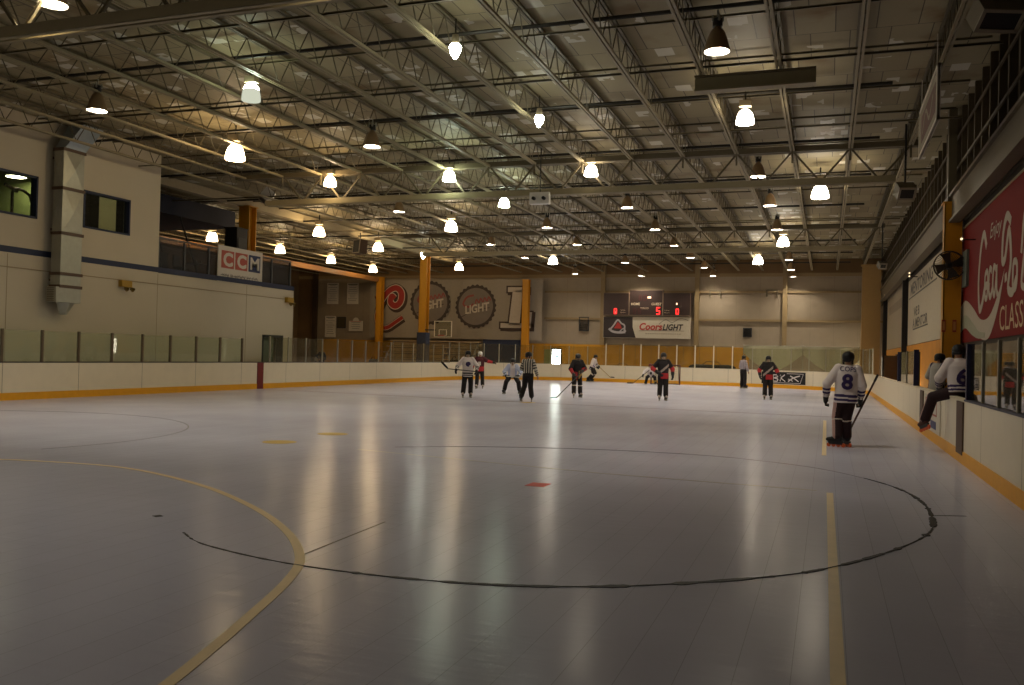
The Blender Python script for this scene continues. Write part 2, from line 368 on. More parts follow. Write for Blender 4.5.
# ------------------------------------------------------------------ walls
# left wall with two booth windows, door and mezzanine opening
XL = -24.6
W1 = (18.4, 22.05, 5.85, 7.25); W2 = (23.95, 26.15, 5.85, 7.18)
wl = MB()
def lw(y0, y1, z0, z1, m=0): wl.box(XL-.3, XL, y0, y1, z0, z1, m)
lw(-4, 18.4, 0, 9.2); lw(18.4, 27.7, 0, 5.85); lw(18.4, 27.7, 7.25, 9.2); lw(22.05, 23.95, 5.85, 7.25); lw(26.15, 27.7, 5.85, 7.25); lw(23.95, 26.15, 7.18, 7.25)
lw(27.7, 34.55, 0, 4.62); lw(36.2, 37.0, 0, 4.62); lw(34.55, 36.2, 2.42, 4.62)
wl.box(XL, XL+.012, -4, 37.0, 4.66-.02, 4.84, 1)
for y in (21, 27.7, 33.3): wl.box(XL, XL+.003, y-.012, y+.012, 0, 4.6, 2)
wl.box(XL, XL+.02, -4, 37, 4.16, 4.19, 2)
struct('wall_left', wl, [M_cream, M_blue, mat('wall_joint', (150, 134, 108), .8)], 'tall cream block wall with a dark blue stripe', 'wall')
def booth(idx, w, room_rgb, lit):
    y0, y1, z0, z1 = w; f = MB(); e = .07
    for a in ((y0, y1, z0, z0+e), (y0, y1, z1-e, z1), (y0, y0+e, z0, z1), (y1-e, y1, z0, z1)): f.box(XL-.22, XL+.03, *a)
    o = struct('window_%d' % idx, f, M_blue, ['', 'dark blue framed booth window left of the metal duct', 'dark blue framed booth window right of the metal duct'][idx], 'window')
    MB().box(XL-.12, XL-.11, y0+e, y1-e, z0+e, z1-e).build('pane', M_win, o)
    r = MB(); X0, X1, a, b, c, d = XL-3.2, XL-.3, y0-.6, y1+1.25, z0-1., z1+1.1
    a = max(a, 23.45) if idx == 2 else a; r.box(X0-.1, X0, a, b, c, d); r.box(X0, X1, a-.1, a, c, d); r.box(X0, X1, b, b+.1, c, d); r.box(X0, X1, a, b, c-.1, c); r.box(X0, X1, a, b, d, d+.1)
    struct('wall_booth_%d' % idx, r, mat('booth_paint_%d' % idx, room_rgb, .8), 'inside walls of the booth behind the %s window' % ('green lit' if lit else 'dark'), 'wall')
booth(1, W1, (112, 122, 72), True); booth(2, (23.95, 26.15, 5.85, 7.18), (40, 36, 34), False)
t = thing('ceiling_lamp', 'round white ceiling lamp inside the left booth window', 'lamp', (-26.2, 22.6, 7.42))
MB().lathe([(.05, .6), (.05, .08), (.30, .06), (.32, 0)], t.location, 20).build('lamp_shade', M_white, t)
MB().lathe([(.001, .0), (.3, .0)], t.location, 20).build('lens', emit('booth_lamp_glow', (255, 244, 214), 14), t)
t = thing('exercise_frame', 'black arched frame standing inside the left booth window', 'equipment', (-26.0, 22.3, 4.85))
f = MB(); f.tube([V(-26, 22.3, 4.85), V(-26, 22.3, 6.85), V(-26, 22.45, 7.0), V(-26, 22.75, 6.96), V(-26, 22.98, 6.85), V(-26, 23.14, 6.5), V(-26, 23.18, 4.85)], .05, 8)
f.build('frame_tube', M_black, t); MB().box(-26.25, -25.75, 22.1, 23.3, 4.85, 4.95).build('base', M_black, t)
MB().bar((-26, 22.0, 7.06), (-26, 22.5, 6.9), .08, .1).build('arm', M_black, t)
bl = MB().box(XL-.19, XL-.18, 24.85, 25.65, 5.94, 7.1)
for k in range(18): bl.box(XL-.19, XL-.185, 24.86+k*.044, 24.88+k*.044, 5.94, 7.1)
tag(bl.build('window_blind', mat('pale_blind', (206, 196, 160), .8)), 'pale vertical blind hanging in the right booth window', 'blind')
# door in left wall
d = MB()
for a in ((34.55, 34.65, 0, 2.42), (36.1, 36.2, 0, 2.42), (34.55, 36.2, 2.32, 2.42)): d.box(XL-.3, XL+.02, *a)
o = struct('door_1', d, mat('dark_door_frame', (44, 46, 40), .5), 'dark framed doorway in the cream left wall', 'door')
MB().box(XL-.26, XL-.2, 34.65, 35.75, 0, 2.32).build('door_leaf', mat('green_grey_door', (96, 104, 84), .6), o)
MB().box(XL-.2, XL-.14, 35.6, 35.66, 1.0, 1.14).build('handle', M_galv, o)
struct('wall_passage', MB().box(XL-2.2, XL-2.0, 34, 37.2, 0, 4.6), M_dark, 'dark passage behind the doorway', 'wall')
# mezzanine behind the lower wall
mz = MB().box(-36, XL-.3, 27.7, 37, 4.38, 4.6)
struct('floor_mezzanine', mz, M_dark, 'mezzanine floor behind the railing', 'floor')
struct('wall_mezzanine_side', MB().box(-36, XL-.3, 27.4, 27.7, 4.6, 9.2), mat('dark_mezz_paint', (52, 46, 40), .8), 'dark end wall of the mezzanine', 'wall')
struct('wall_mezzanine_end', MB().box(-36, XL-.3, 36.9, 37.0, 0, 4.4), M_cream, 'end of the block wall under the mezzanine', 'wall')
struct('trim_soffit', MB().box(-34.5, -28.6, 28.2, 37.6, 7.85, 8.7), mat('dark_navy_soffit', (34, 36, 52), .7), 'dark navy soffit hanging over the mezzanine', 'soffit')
# far-left hall side and end walls
struct('wall_far_left', MB().box(-44.3, -44, 27, 68, 0, 9.2), mat('brown_side_wall', (116, 92, 62), .8, var=.3, scale=.5), 'brown side wall of the lobby beyond the block wall', 'wall')
struct('wall_near', MB().box(-46, 4.2, -4.2, -4, 0, 9.2), M_cream, 'wall behind the near end', 'wall')
YF = 67.
wf = MB().box(-46, 4.2, YF, YF+.3, 0, 9.2, 0)
for x in [-16.1-k*1.65 for k in range(17)]+[-14.4, -12.7, -11, -8, -6.4, -4.7, -1.2, .4, 2]: wf.box(x-.006, x+.006, YF-.004, YF, 2.7, 9.2, 2)
wf.box(-22.9, -5.4, YF-.05, YF, 0, 2.72, 1); wf.box(-41.4, -34.6, YF-.05, YF, 0, 2.72, 1); wf.box(-46, 3.7, YF-.04, YF, 8.0, 9.2, 4); wf.box(-46, -42.3, YF-.04, YF, 0, 8.0, 4)
for k in range(14): x = -22.4+k*1.22; wf.box(x-.012, x+.012, YF-.055, YF-.05, 0, 2.7, 2)
for z in (4.65, 6.75): wf.box(-21.2, 3.7, YF-.18, YF, z, z+.16, 3)
wf.box(-46, 3.7, YF-.1, YF, 7.95, 8.2, 3)
struct('wall_far', wf, [M_insul, M_ply, mat('fabric_seam', (122, 106, 84), .8), M_girt, mat('brown_top_panel', (112, 86, 54), .7, var=.2, scale=.7)], 'far end wall of pale fabric panels over yellow plywood', 'wall')
for k, (x, w, lo) in enumerate(((-16.45, .34, 2.72), (-9.25, .34, 2.72), (-2.95, .34, 2.72), (-42.2, .4, 0))):
    struct('trim_pilaster', MB().box(x-w/2, x+w/2, YF-.32, YF-.06, lo, 9.1), M_girt if k < 3 else mat('dark_brown_post', (66, 50, 34), .6), ['tan wall post left of the scoreboard', 'tan wall post right of the scoreboard', 'tan wall post above the pale netting', 'dark post beside the notice sheets'][k], 'wall post')
struct('column', MB().box(2.1, 3.25, 62.9, 63.9, 0, 8.35).box(2.0, 3.35, 62.85, 62.9, 8.2, 8.35), mat('beige_column', (162, 128, 76), .6, var=.08), 'thick beige column in the far right corner', 'column')
# right wall
XR = 3.65
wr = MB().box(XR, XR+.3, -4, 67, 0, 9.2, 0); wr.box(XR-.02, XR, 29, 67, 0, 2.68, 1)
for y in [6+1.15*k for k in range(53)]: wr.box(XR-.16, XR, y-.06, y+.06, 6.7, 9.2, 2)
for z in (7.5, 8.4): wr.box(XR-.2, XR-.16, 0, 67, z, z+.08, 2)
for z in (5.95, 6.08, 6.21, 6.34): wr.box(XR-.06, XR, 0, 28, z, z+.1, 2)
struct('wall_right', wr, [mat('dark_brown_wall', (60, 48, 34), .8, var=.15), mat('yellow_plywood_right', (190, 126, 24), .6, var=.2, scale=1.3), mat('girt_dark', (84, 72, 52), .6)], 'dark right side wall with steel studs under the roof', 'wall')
struct('trim_eave_beam', MB().box(3.2, 3.5, 4, 66.9, 6.62, 6.7).box(3.28, 3.4, 4, 66.9, 5.95, 6.62).box(3.2, 3.5, 4, 66.9, 5.88, 5.95), mat('eave_steel', (94, 82, 60), .6), 'long tan steel beam running along the right wall', 'beam')
struct('trim_left_beam', MB().box(-27.5, -27.1, 27.7, 62, 8.74, 9.14), mat('cream_beam', (168, 154, 122), .6), 'long tan beam above the mezzanine', 'beam')
struct('trim_lobby_beam', MB().box(-35.5, -35.1, 38, 65.5, 7.55, 7.9), mat('orange_tan_beam', (172, 122, 70), .5), 'long orange tan beam in the lobby roof', 'beam')
# columns
def column(x, y, w, z1, label, pad=False, z0=0):
    c = MB(); c.box(x-w/2, x+w/2, y-w/2, y-w/2+.06, z0, z1); c.box(x-w/2, x+w/2, y+w/2-.06, y+w/2, z0, z1); c.box(x-.05, x+.05, y-w/2+.06, y+w/2-.06, z0, z1)
    c.box(x-w/2, x-w/2+.03, y-w/2, y+w/2, z0, z1)
    c.box(x-w*.7, x+w*.7, y-w*.7, y+w*.7, z0, z0+.03); c.box(x-w*.6, x+w*.6, y-w*.6, y+w*.6, z1, z1+.04)
    o = struct('column', c, M_yel, label, 'column')
    if pad: MB().box(x-w*.62, x+w*.62, y-w*.62, y+w*.62, .04, 3.2).build('column_pad', mat('navy_column_pad', (52, 56, 72), .7), o)
    return o
column(3.33, 28.2, .46, 6.45, 'yellow steel column on the right wall by the red sign')
struct('column', MB().box(3.18, 3.4, 28.05, 28.35, 6.5, 9.2), M_dsteel, 'dark steel column top above the yellow column', 'column')
column(-27.1, 36.6, .6, 8.72, 'yellow steel column at the end of the mezzanine railing')
column(-27.3, 57.5, .56, 8.72, 'yellow steel column with a navy pad behind the rink corner', True)
column(-35.1, 65.4, .5, 7.9, 'yellow steel column left of the red letter C')
column(-22.35, 65.6, .5, 7.65, 'yellow steel column in front of the letter L')

# ------------------------------------------------------------------ rink boards
BX0, BX1, BY1, BR, BH = -23.53, 2.37, 62.24, 8.5, 1.15
def arc(cx, cy, a0, a1, n): return [(cx+BR*math.cos(a0+(a1-a0)*i/n), cy+BR*math.sin(a0+(a1-a0)*i/n)) for i in range(n+1)]
def normals(P):
    N = []
    for i in range(len(P)):
        a = Vector(P[max(i-1, 0)]); b = Vector(P[min(i+1, len(P)-1)]); d = (b-a).normalized(); N.append(Vector((-d.y, d.x)))
    return N
def sweep(mb, P, N, o0, o1, z0, z1, m=0):
    R = []
    for p, n in zip(P, N):
        a = Vector(p)+n*o0; b = Vector(p)+n*o1
        R.append([V(a.x, a.y, z0), V(b.x, b.y, z0), V(b.x, b.y, z1), V(a.x, a.y, z1)])
    vs = [v for r in R for v in r]; k = len(R)
    fs = [(4*i+j, 4*i+(j+1) % 4, 4*i+4+(j+1) % 4, 4*i+4+j) for i in range(k-1) for j in range(4)]+[(3, 2, 1, 0), (4*k-4, 4*k-3, 4*k-2, 4*k-1)]
    mb.add(vs, fs, m)
def walk(P, s):
    for a, b in zip(P, P[1:]):
        a = Vector(a); b = Vector(b); L = (b-a).length
        if s <= L+1e-6: d = (b-a)/L; return a+d*s, Vector((-d.y, d.x))
        s -= L
    return b, Vector((-d.y, d.x))
def plen(P): return sum((Vector(b)-Vector(a)).length for a, b in zip(P, P[1:]))
def boards(label, P, capm, seam_step=2.4, kick=True, panes=(), gm=None, postm=None, gz=2.15, pw=.05, endposts=None, seam0=0.):
    c = P[len(P)//2]; t = thing('rink_boards', label, 'rink boards', (c[0], c[1], 0)); N = normals(P)
    b = MB(); sweep(b, P, N, .0, .11, .0, BH, 0); L = plen(P); s = seam0 or seam_step*.6
    while s < L-.05:
        p, n = walk(P, s); d = V(n.y, -n.x, 0)*.008; q = V(p.x, p.y, 0); nn = V(n.x, n.y, 0)*.004
        b.add([q-d-nn+V(0, 0, .2), q+d-nn+V(0, 0, .2), q+d-nn+V(0, 0, BH), q-d-nn+V(0, 0, BH)], [(0, 1, 2, 3)], 1); s += seam_step
    b.build('panel', [M_board, M_seam], t, fix=False)
    if kick: k = MB(); sweep(k, P, N, -.018, .0, .0, .23); k.build('kick_plate', M_kick, t)
    k = MB(); sweep(k, P, N, -.01, .12, BH, BH+.035); k.build('cap_rail', capm, t)
    for (s0, s1) in panes:
        p, n = walk(P, s0); q, n2 = walk(P, s1); a = V(p.x, p.y, 0)+V(n.x, n.y, 0)*.06; e = V(q.x, q.y, 0)+V(n2.x, n2.y, 0)*.06
        a2 = a+(e-a).normalized()*(pw*.4); e2 = e-(e-a).normalized()*(pw*.4)
        z = (BH+.035+gz)/2; h = gz-BH-.035
        MB().bar(a2+V(0, 0, z), e2+V(0, 0, z), .012, h).build('glass_pane', gm, t)
    ends = sorted({round(v, 3) for pr in panes for v in pr})
    for s in ends:
        p, n = walk(P, min(s, L-1e-4)); a = p+n*.06
        thick = endposts and (s == ends[0] or s == ends[-1])
        w = pw*(2.2 if thick else 1)
        MB().box(a.x-w/2, a.x+w/2, a.y-w/2, a.y+w/2, BH+.03, gz+.03).build('glass_post', endposts if thick else postm, t)
    return t
def steps(a, b, w): n = round((b-a)/w); return [(a+(b-a)*i/n, a+(b-a)*(i+1)/n) for i in range(n)]
tl = boards('long white boards with yellow kick plate and low glass along the cream block wall', [(BX0, -2), (BX0, 33.2)], M_capd, 2.9,
            panes=[(16.2+1.46*k, 17.66+1.46*k) for k in range(12)], gm=M_lglass, postm=M_brownpost, gz=2.16, pw=.075)
MB().box(BX0+.0, BX0+.03, 32.75, 33.18, .0, BH).build('centre_stripe', M_redst, tl)
boards('white boards beyond the red stripe, below the bulletin sheets and lobby', [(BX0, 33.2), (BX0, 53.74)], M_capd, 2.9,
       panes=[(.52+1.46*k, 1.98+1.46*k) for k in range(13)], gm=M_fglass, postm=M_alu, gz=2.3, pw=.06)
AL = arc(-15.03, 53.74, PI, PI/2, 14)
boards('curved white corner boards in front of the navy column pad', AL, M_capw, 2.2, panes=steps(0, plen(AL), 1.33), gm=M_fglass, postm=M_alu, gz=2.5)
FS = [(-15.03, BY1), (-6.13, BY1)]
boards('straight white end boards behind the goal', FS, M_capw, 2.4, panes=steps(0, 8.9, 1.27), gm=M_fglass, postm=M_capw, gz=2.72, pw=.07)
AR = arc(-6.13, 53.74, PI/2, 0, 14)
boards('curved white far right corner boards below the pale netting', AR, M_capw, 2.2, panes=steps(0, plen(AR), 1.33), gm=M_fglass, postm=M_alu, gz=2.62)
boards('white boards along the yellow plywood wall, with one glass section between navy posts', [(BX1, 53.74), (BX1, 25.8)], M_capw, 2.2,
       panes=[(53.74-34.2, 53.74-31.1), (53.74-31.1, 53.74-28.0)], gm=M_rglass, postm=M_alu, gz=2.2, pw=.06, endposts=M_navy, seam0=20.1)
tg = boards('low white bench gate section with a printed sign, between brown strips', [(BX1, 25.8), (BX1, 17.95)], M_capw, 5.2, seam0=5.2)
for y0, y1 in ((25.05, 25.8), (17.95, 18.75)): MB().box(BX1-.03, BX1, y0, y1, .16, BH-.02).build('edge_strip', mat('brown_strip', (92, 72, 60), .6), tg)
boards('near right white boards with tall glass in front of the red sign', [(BX1, 17.95), (BX1, -2)], M_capb, 3.2,
       panes=[(.2+1.45*k, 1.65+1.45*k) for k in range(8)], gm=M_rglass, postm=M_alu, gz=2.16, pw=.06, endposts=M_navy)
# printed sign on the gate section
s = MB().box(BX1-.022, BX1-.004, 21.4, 24.7, .24, 1.08, 0); Ug, Wg = V(0, -1, 0), V(0, 0, 1); Og = V(BX1-.022, 0, 0)
for (a, b, c, d, m) in ((24.4, 22.0, .62, .66, 1), (24.4, 22.0, .96, 1.0, 1), (24.4, 24.32, .62, 1., 1), (22.08, 22.0, .62, 1., 1), (23.2, 22.1, .32, .5, 2)):
    s.box(BX1-.026, BX1-.022, b, a, c, d, m)
s.stroke(smooth2([(-24.0, .72), (-23.7, .92), (-23.3, .88), (-23.5, .74), (-23.0, .72), (-22.6, .92)]), .05, Og, Ug, Wg, .004, 1)
tag(s.build('board_sign', [M_paper, mat('faded_red_print', (176, 96, 84), .6), M_bluep], fix=False), 'faded white sign with red frame on the bench gate', 'sign')
# reebok style ad on the far right corner boards
a0 = at(770, 380, Y=61.9); P0 = [walk(AR, s_) for s_ in [1.9+.30*k for k in range(12)]]
ad = MB()
def on_arc(x, z, off): p, n = walk(AR, 2.0+x); return V(p.x-n.x*off, p.y-n.y*off, z)
W_AD = 3.15
for k in range(16):
    x0, x1 = W_AD*k/16, W_AD*(k+1)/16
    ad.add([on_arc(x0, .28, .012), on_arc(x1, .28, .012), on_arc(x1, 1.08, .012), on_arc(x0, 1.08, .012)], [(0, 1, 2, 3)], 0)
def adstroke(pts, w, m=1):
    P = []
    for a, b in zip(pts, pts[1:]):
        for j in range(4): P.append((a[0]+(b[0]-a[0])*j/4, a[1]+(b[1]-a[1])*j/4))
    P.append(pts[-1])
    for a, b in zip(P, P[1:]):
        d = Vector((b[0]-a[0], b[1]-a[1])).normalized(); q = Vector((-d.y, d.x))*w/2
        ad.add([on_arc(a[0]-q.x, a[1]-q.y, .018), on_arc(b[0]-q.x, b[1]-q.y, .018), on_arc(b[0]+q.x, b[1]+q.y, .018), on_arc(a[0]+q.x, a[1]+q.y, .018)], [(0, 1, 2, 3)], m)
adstroke([(.12, .36), (.12, .98), (.30, .98)], .03); adstroke([(.12, .36), (2.75, .36), (2.98, .98), (1.75, .98)], .03)
adstroke([(.25, .45), (.25, .88), (.55, .88), (.62, .76), (.52, .66), (.28, .66)], .07); adstroke([(.42, .66), (.66, .45)], .07)
adstroke([(.8, .45), (.8, .88), (1.08, .88), (1.12, .74), (.84, .68), (1.14, .6), (1.1, .45), (.8, .45)], .07)
adstroke([(1.3, .9), (1.3, .45)], .07); adstroke([(1.62, .9), (1.33, .68), (1.66, .45)], .07)
adstroke([(1.85, .46), (2.25, .72), (2.72, .86)], .08); adstroke([(2.0, .84), (2.2, .74), (2.62, .48)], .07); adstroke([(1.86, .62), (2.05, .58), (2.2, .48)], .05)
tag(ad.build('board_advert', [M_black, mat('pale_print', (214, 206, 204), .5)], fix=False), 'black advertising panel with white letters on the far right corner boards', 'sign')

# ------------------------------------------------------------------ goal
g = thing('hockey_goal', 'dark red framed hockey goal with netting at the far end boards', 'goal', (-10.4, 60.5, 0))
pf = MB(); Hg = 1.33; x0, x1 = -11.38, -9.42
pf.tube([V(x0, 60.5, 0), V(x0, 60.5, Hg), V(x1, 60.5, Hg), V(x1, 60.5, 0)], .045, 8); pf.build('goal_frame', mat('dark_red_pipe', (84, 46, 40), .5), g)
bf = MB(); bp_ = [V(x0, 60.5, .03), V(x0+.1, 61.2, .03), V(-10.9, 61.6, .03), V(-9.9, 61.6, .03), V(x1-.1, 61.2, .03), V(x1, 60.5, .03)]; bf.tube(bp_, .03, 6)
for x in (x0, x1): bf.tube([V(x, 60.5, Hg), V(x*.8-2.08, 61.0, Hg-.05), V(x*.8-2.08, 61.5, .05)], .025, 6)
bf.build('goal_base', M_dark, g)
nt_ = MB()
for k in range(15):
    x = x0+(x1-x0)*k/14; nt_.tube([V(x, 60.52, Hg), V(x*.8-2.08, 61.0, Hg-.05), V(x*.8-2.08, 61.5, .05)], .006, 3)
for z in [.15*k for k in range(1, 9)]:
    e = 61.5-.5*(z/Hg)**2; nt_.tube([V(x0, 60.52, z), V(x0*.8-2.08, e, z), V(x1*.8-2.08, e, z), V(x1, 60.52, z)], .006, 3)
nt_.build('net', mat('net_cord', (170, 156, 130), .8), g)

# ------------------------------------------------------------------ end wall signs
UF, WF = V(1, 0, 0), V(0, 0, 1)
# long banner: C, two bottle caps, L
by = 66.2; bn = MB(); X0, X1, Z0, Z1 = -36.45, -21.2, 2.95, 7.75
nx = 40
for k in range(nx):
    a, b = X0+(X1-X0)*k/nx, X0+(X1-X0)*(k+1)/nx; ya = by+.05*math.sin(a*2.3); yb = by+.05*math.sin(b*2.3)
    bn.add([(a, ya, Z0), (b, yb, Z0), (b, yb, Z1-.03*math.sin(k)), (a, ya, Z1-.03*math.sin(k-1))], [(0, 1, 2, 3)], 0)
for z in (Z0+.03, Z1-.06): bn.box(X0, X1, by+.06, by+.09, z-.03, z+.03, 0)
OB = V(0, by-.07, 0)
# script C : outline, red body
CL, CR = at(375, 331, Y=by), at(407, 285, Y=by)
def cm(P): return [(CL.x+.1+(x+35.05)/2.95*(CR.x-CL.x-.4), CL.z+.3+(z-3.85)/3.4*(CR.z-CL.z-.55)) for x, z in P]
cpts = smooth2(cm([(-33.0, 6.35), (-33.35, 6.55), (-33.45, 6.0), (-32.9, 5.72), (-32.35, 6.1), (-32.3, 6.85), (-32.9, 7.25), (-33.8, 6.9), (-34.6, 5.9), (-34.95, 4.7), (-34.6, 3.95), (-33.8, 3.85), (-32.9, 4.3), (-32.1, 4.75)]), 6)
cpts2 = smooth2(cm([(-34.15, 5.9), (-34.75, 6.15), (-35.05, 6.6)]), 4)
def wd_(n, s): return [s*(.62+.38*math.sin(PI*min(1, .2+i/n))) for i in range(n)]
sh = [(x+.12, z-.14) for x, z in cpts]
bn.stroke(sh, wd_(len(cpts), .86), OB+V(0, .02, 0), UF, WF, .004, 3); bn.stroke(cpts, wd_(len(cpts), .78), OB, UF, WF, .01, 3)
bn.stroke(cpts, wd_(len(cpts), .64), OB, UF, WF, .018, 4); bn.stroke(cpts, wd_(len(cpts), .50), OB, UF, WF, .026, 2)
bn.stroke(cpts2, .42, OB, UF, WF, .01, 3); bn.stroke(cpts2, .26, OB, UF, WF, .02, 2)
def cap(cx, cz, r):
    n = 208; zz = [(cx+r*(1+.03*math.sin(26*2*PI*i/n))*math.cos(2*PI*i/n), cz+r*(1+.03*math.sin(26*2*PI*i/n))*math.sin(2*PI*i/n)) for i in range(n)]
    bn.poly(zz, OB, UF, WF, .008, 5)
    bn.poly(ring_pts(cx, cz, r*.86, 0, 2*PI, 48)[:-1], OB, UF, WF, .016, 6)
    sc_ = smooth2([(cx-r*.1, cz+r*.52), (cx-r*.45, cz+r*.42), (cx-r*.62, cz+r*.1), (cx-r*.35, cz-r*.02), (cx-r*.1, cz+r*.12)], 5)
    bn.stroke(sc_, .16, OB, UF, WF, .022, 7)
    for q in range(4): bn.stroke(smooth2([(cx-r*.02+q*r*.2, cz+r*(.12+.04*q)), (cx+r*.04+q*r*.2, cz+r*(.34+.04*q)), (cx+r*.14+q*r*.2, cz+r*(.16+.04*q))], 3), .11, OB, UF, WF, .022, 7)
    U = V(math.cos(.16), 0, math.sin(.16)); W = V(-math.sin(.16), 0, math.cos(.16))
    bn.text('LIGHT', OB+V(cx+.08*r, 0, cz-r*.26), U, W, r*.52, .024, 8, fit=r*1.25, shear=.15, bold=.03)
    bn.stroke([(cx-r*.72, cz-r*.5), (cx-r*.1, cz-r*.2), (cx+r*.7, cz-r*.05)], .05, OB, UF, WF, .02, 3)
c1, c2 = at(430.5, 303, Y=by), at(476, 306.5, Y=by); cap(c1.x, c1.z, 1.78); cap(c2.x, c2.z, 1.74)
LL, LR = at(499, 329, Y=by), at(536, 286, Y=by)
Lp = [(-23.75, 7.25), (-21.95, 7.25), (-21.95, 6.85), (-22.35, 6.8), (-22.55, 4.0), (-21.9, 4.0), (-21.7, 5.0), (-21.4, 5.0), (-21.5, 3.4), (-24.3, 3.4), (-24.3, 3.85), (-23.85, 3.95), (-23.45, 6.75), (-23.85, 6.85)]
def grow(P, k): cx = sum(p[0] for p in P)/len(P); cz = sum(p[1] for p in P)/len(P); return [(cx+(x-cx)*k, cz+(z-cz)*k) for x, z in P]
def Lshape(dx, dz, m, d, e):
    for q in ([(-23.75-e, 7.25+e), (-21.95+e, 7.25+e), (-21.95+e, 6.8-e), (-23.75-e, 6.8-e)], [(-23.3-e, 6.9), (-22.4+e, 6.9), (-22.6+e, 3.7), (-23.6-e, 3.7)],
              [(-24.35-e, 3.85+e), (-21.6+e, 3.85+e), (-21.6+e, 3.4-e), (-24.35-e, 3.4-e)], [(-22.0-e, 4.9+e), (-21.5+e, 4.9+e), (-21.6+e, 3.6), (-22.1-e, 3.6)]):
        bn.poly([(LL.x+.15+(x+24.35)/2.95*(LR.x-LL.x-.3)+dx, LL.z+.1+(z-3.4)/3.85*(LR.z-LL.z-.2)+dz) for x, z in q][::-1], OB, UF, WF, d, m)
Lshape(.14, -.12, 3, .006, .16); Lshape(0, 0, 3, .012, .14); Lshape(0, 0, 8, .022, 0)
tag(bn.build('wall_banner', [mat('banner_cloth', (150, 138, 120), .7, var=.08), M_ink, mat('banner_red', (156, 48, 40), .6), mat('banner_shadow', (70, 54, 44), .7), mat('banner_pale_outline', (200, 182, 160), .6),
    mat('cap_edge_brown', (66, 54, 46), .6), mat('cap_grey', (118, 106, 94), .5, var=.15, scale=2), mat('cap_red', (138, 70, 60), .6), mat('banner_letter_white', (188, 174, 154), .6)], fix=False),
    'long wrinkled banner spelling a word with red C, two bottle caps and L', 'banner')
# scoreboard
sx0, sx1, sy = -16.3, -9.65, 66.5
t = thing('scoreboard', 'brown electronic scoreboard with red digits on the far wall', 'scoreboard', ((sx0+sx1)/2, sy, 4.95))
M_sb = mat('scoreboard_brown', (52, 36, 30), .5); M_sbl = mat('scoreboard_line', (128, 106, 84), .6); M_led = emit('red_led', (255, 40, 36), 2.2)
M_off = mat('unlit_red_digit', (74, 30, 28), .6)
secs = [(sx0, sx0+2.0, 6.72), (sx0+2.02, sx1-2.08, 6.92), (sx1-2.06, sx1, 6.72)]
for k, (a, b, zt) in enumerate(secs):
    q = MB().box(a, b, sy-.16, sy+.31, 4.98, zt, 0)
    for e in ((a, a+.03, 4.98, zt), (b-.03, b, 4.98, zt), (a, b, zt-.03, zt), (a, b, 4.98, 5.02)): q.box(e[0], e[1], sy-.175, sy-.16, e[2], e[3], 1)
    q.build('cabinet', [M_sb, M_sbl], t)
def digit(ch, x, z, h, m):
    S = {'0': 'abcdef', '5': 'afgcd', '8': 'abcdefg', '1': 'bc'}[ch]; w = h*.5; e = h*.11; dg = MB()
    R = dict(a=(0, w, h-e, h), g=(0, w, h/2-e/2, h/2+e/2), d=(0, w, 0, e), f=(0, e, h/2, h), b=(w-e, w, h/2, h), e=(0, e, 0, h/2), c=(w-e, w, 0, h/2))
    for k in S: a = R[k]; dg.box(x+a[0], x+a[1], sy-.185, sy-.17, z+a[2], z+a[3])
    dg.build('digit', m, t)
digit('0', sx0+.85, 5.1, .42, M_led); digit('5', sx1-2.55, 5.08, .55, M_led); digit('0', sx1-1.08, 5.1, .42, M_led)
for x in (sx0+2.35, sx0+2.7): digit('8', x, 5.12, .42, M_off)
for x in (sx0+2.75, sx0+3.1): digit('8', x, 6.12, .42, M_off)
MB().box(sx0+3.42, sx0+3.68, sy-.185, sy-.17, 6.3, 6.44).build('lit_segment', emit('amber_led', (255, 190, 150), 1.6), t)
MB().box(sx1-1.06, sx1-.98, sy-.185, sy-.17, 5.82, 5.96).build('lit_segment', emit('amber_led', (255, 190, 150), 1.6), t)
w = MB(); OS = V(0, sy-.17, 0)
w.text('HOME', OS+V(sx0+2.5, 0, 5.78), UF, WF, .26, .006, 0, fit=.66, bold=.02); w.text('GUEST', OS+V(sx1-2.55, 0, 5.78), UF, WF, .26, .006, 0, fit=.78, bold=.02); w.text('PERIOD', OS+V(sx0+3.2, 0, 5.48), UF, WF, .2, .006, 0, fit=.62)
for x in (sx0+1.55, sx1-1.75):
    w.text('PLAYER', OS+V(x, 0, 5.36), UF, WF, .1, .006, 0, fit=.36); w.text('PENALTY', OS+V(x, 0, 5.18), UF, WF, .1, .006, 0, fit=.4)
w.build('lettering', mat('scoreboard_white', (206, 186, 156), .6), t, fix=False)
# sign under the scoreboard
t = MB(); ssy = 66.52; t.box(sx0, sx1, ssy-.08, ssy+.29, 3.28, 4.9, 0); OS = V(0, ssy-.08, 0)
t.poly([(sx0+.02, 3.3), (sx0+2.55, 3.3), (sx0+2.3, 4.1), (sx0+2.28, 4.88), (sx0+.02, 4.88)], OS, UF, WF, .006, 1)
cx, cz = sx0+1.15, 4.1
t.stroke(smooth2([(cx-.62, cz-.2), (cx-.35, cz+.1), (cx-.02, cz+.55), (cx+.25, cz+.3), (cx+.52, cz+.12), (cx+.5, cz-.3)], 4), .12, OS, UF, WF, .012, 2)
t.stroke(smooth2([(cx-.7, cz-.12), (cx-.4, cz-.34), (cx+.1, cz-.42), (cx+.6, cz-.38)], 4), .17, OS, UF, WF, .012, 2)
t.poly([(cx-.3, cz-.1), (cx+.32, cz-.12), (cx+.2, cz+.2), (cx-.02, cz+.4)], OS, UF, WF, .012, 3)
t.stroke(smooth2([(cx+.1, cz-.4), (cx+.45, cz-.1), (cx+.62, cz-.35)], 4), .09, OS, UF, WF, .014, 2)
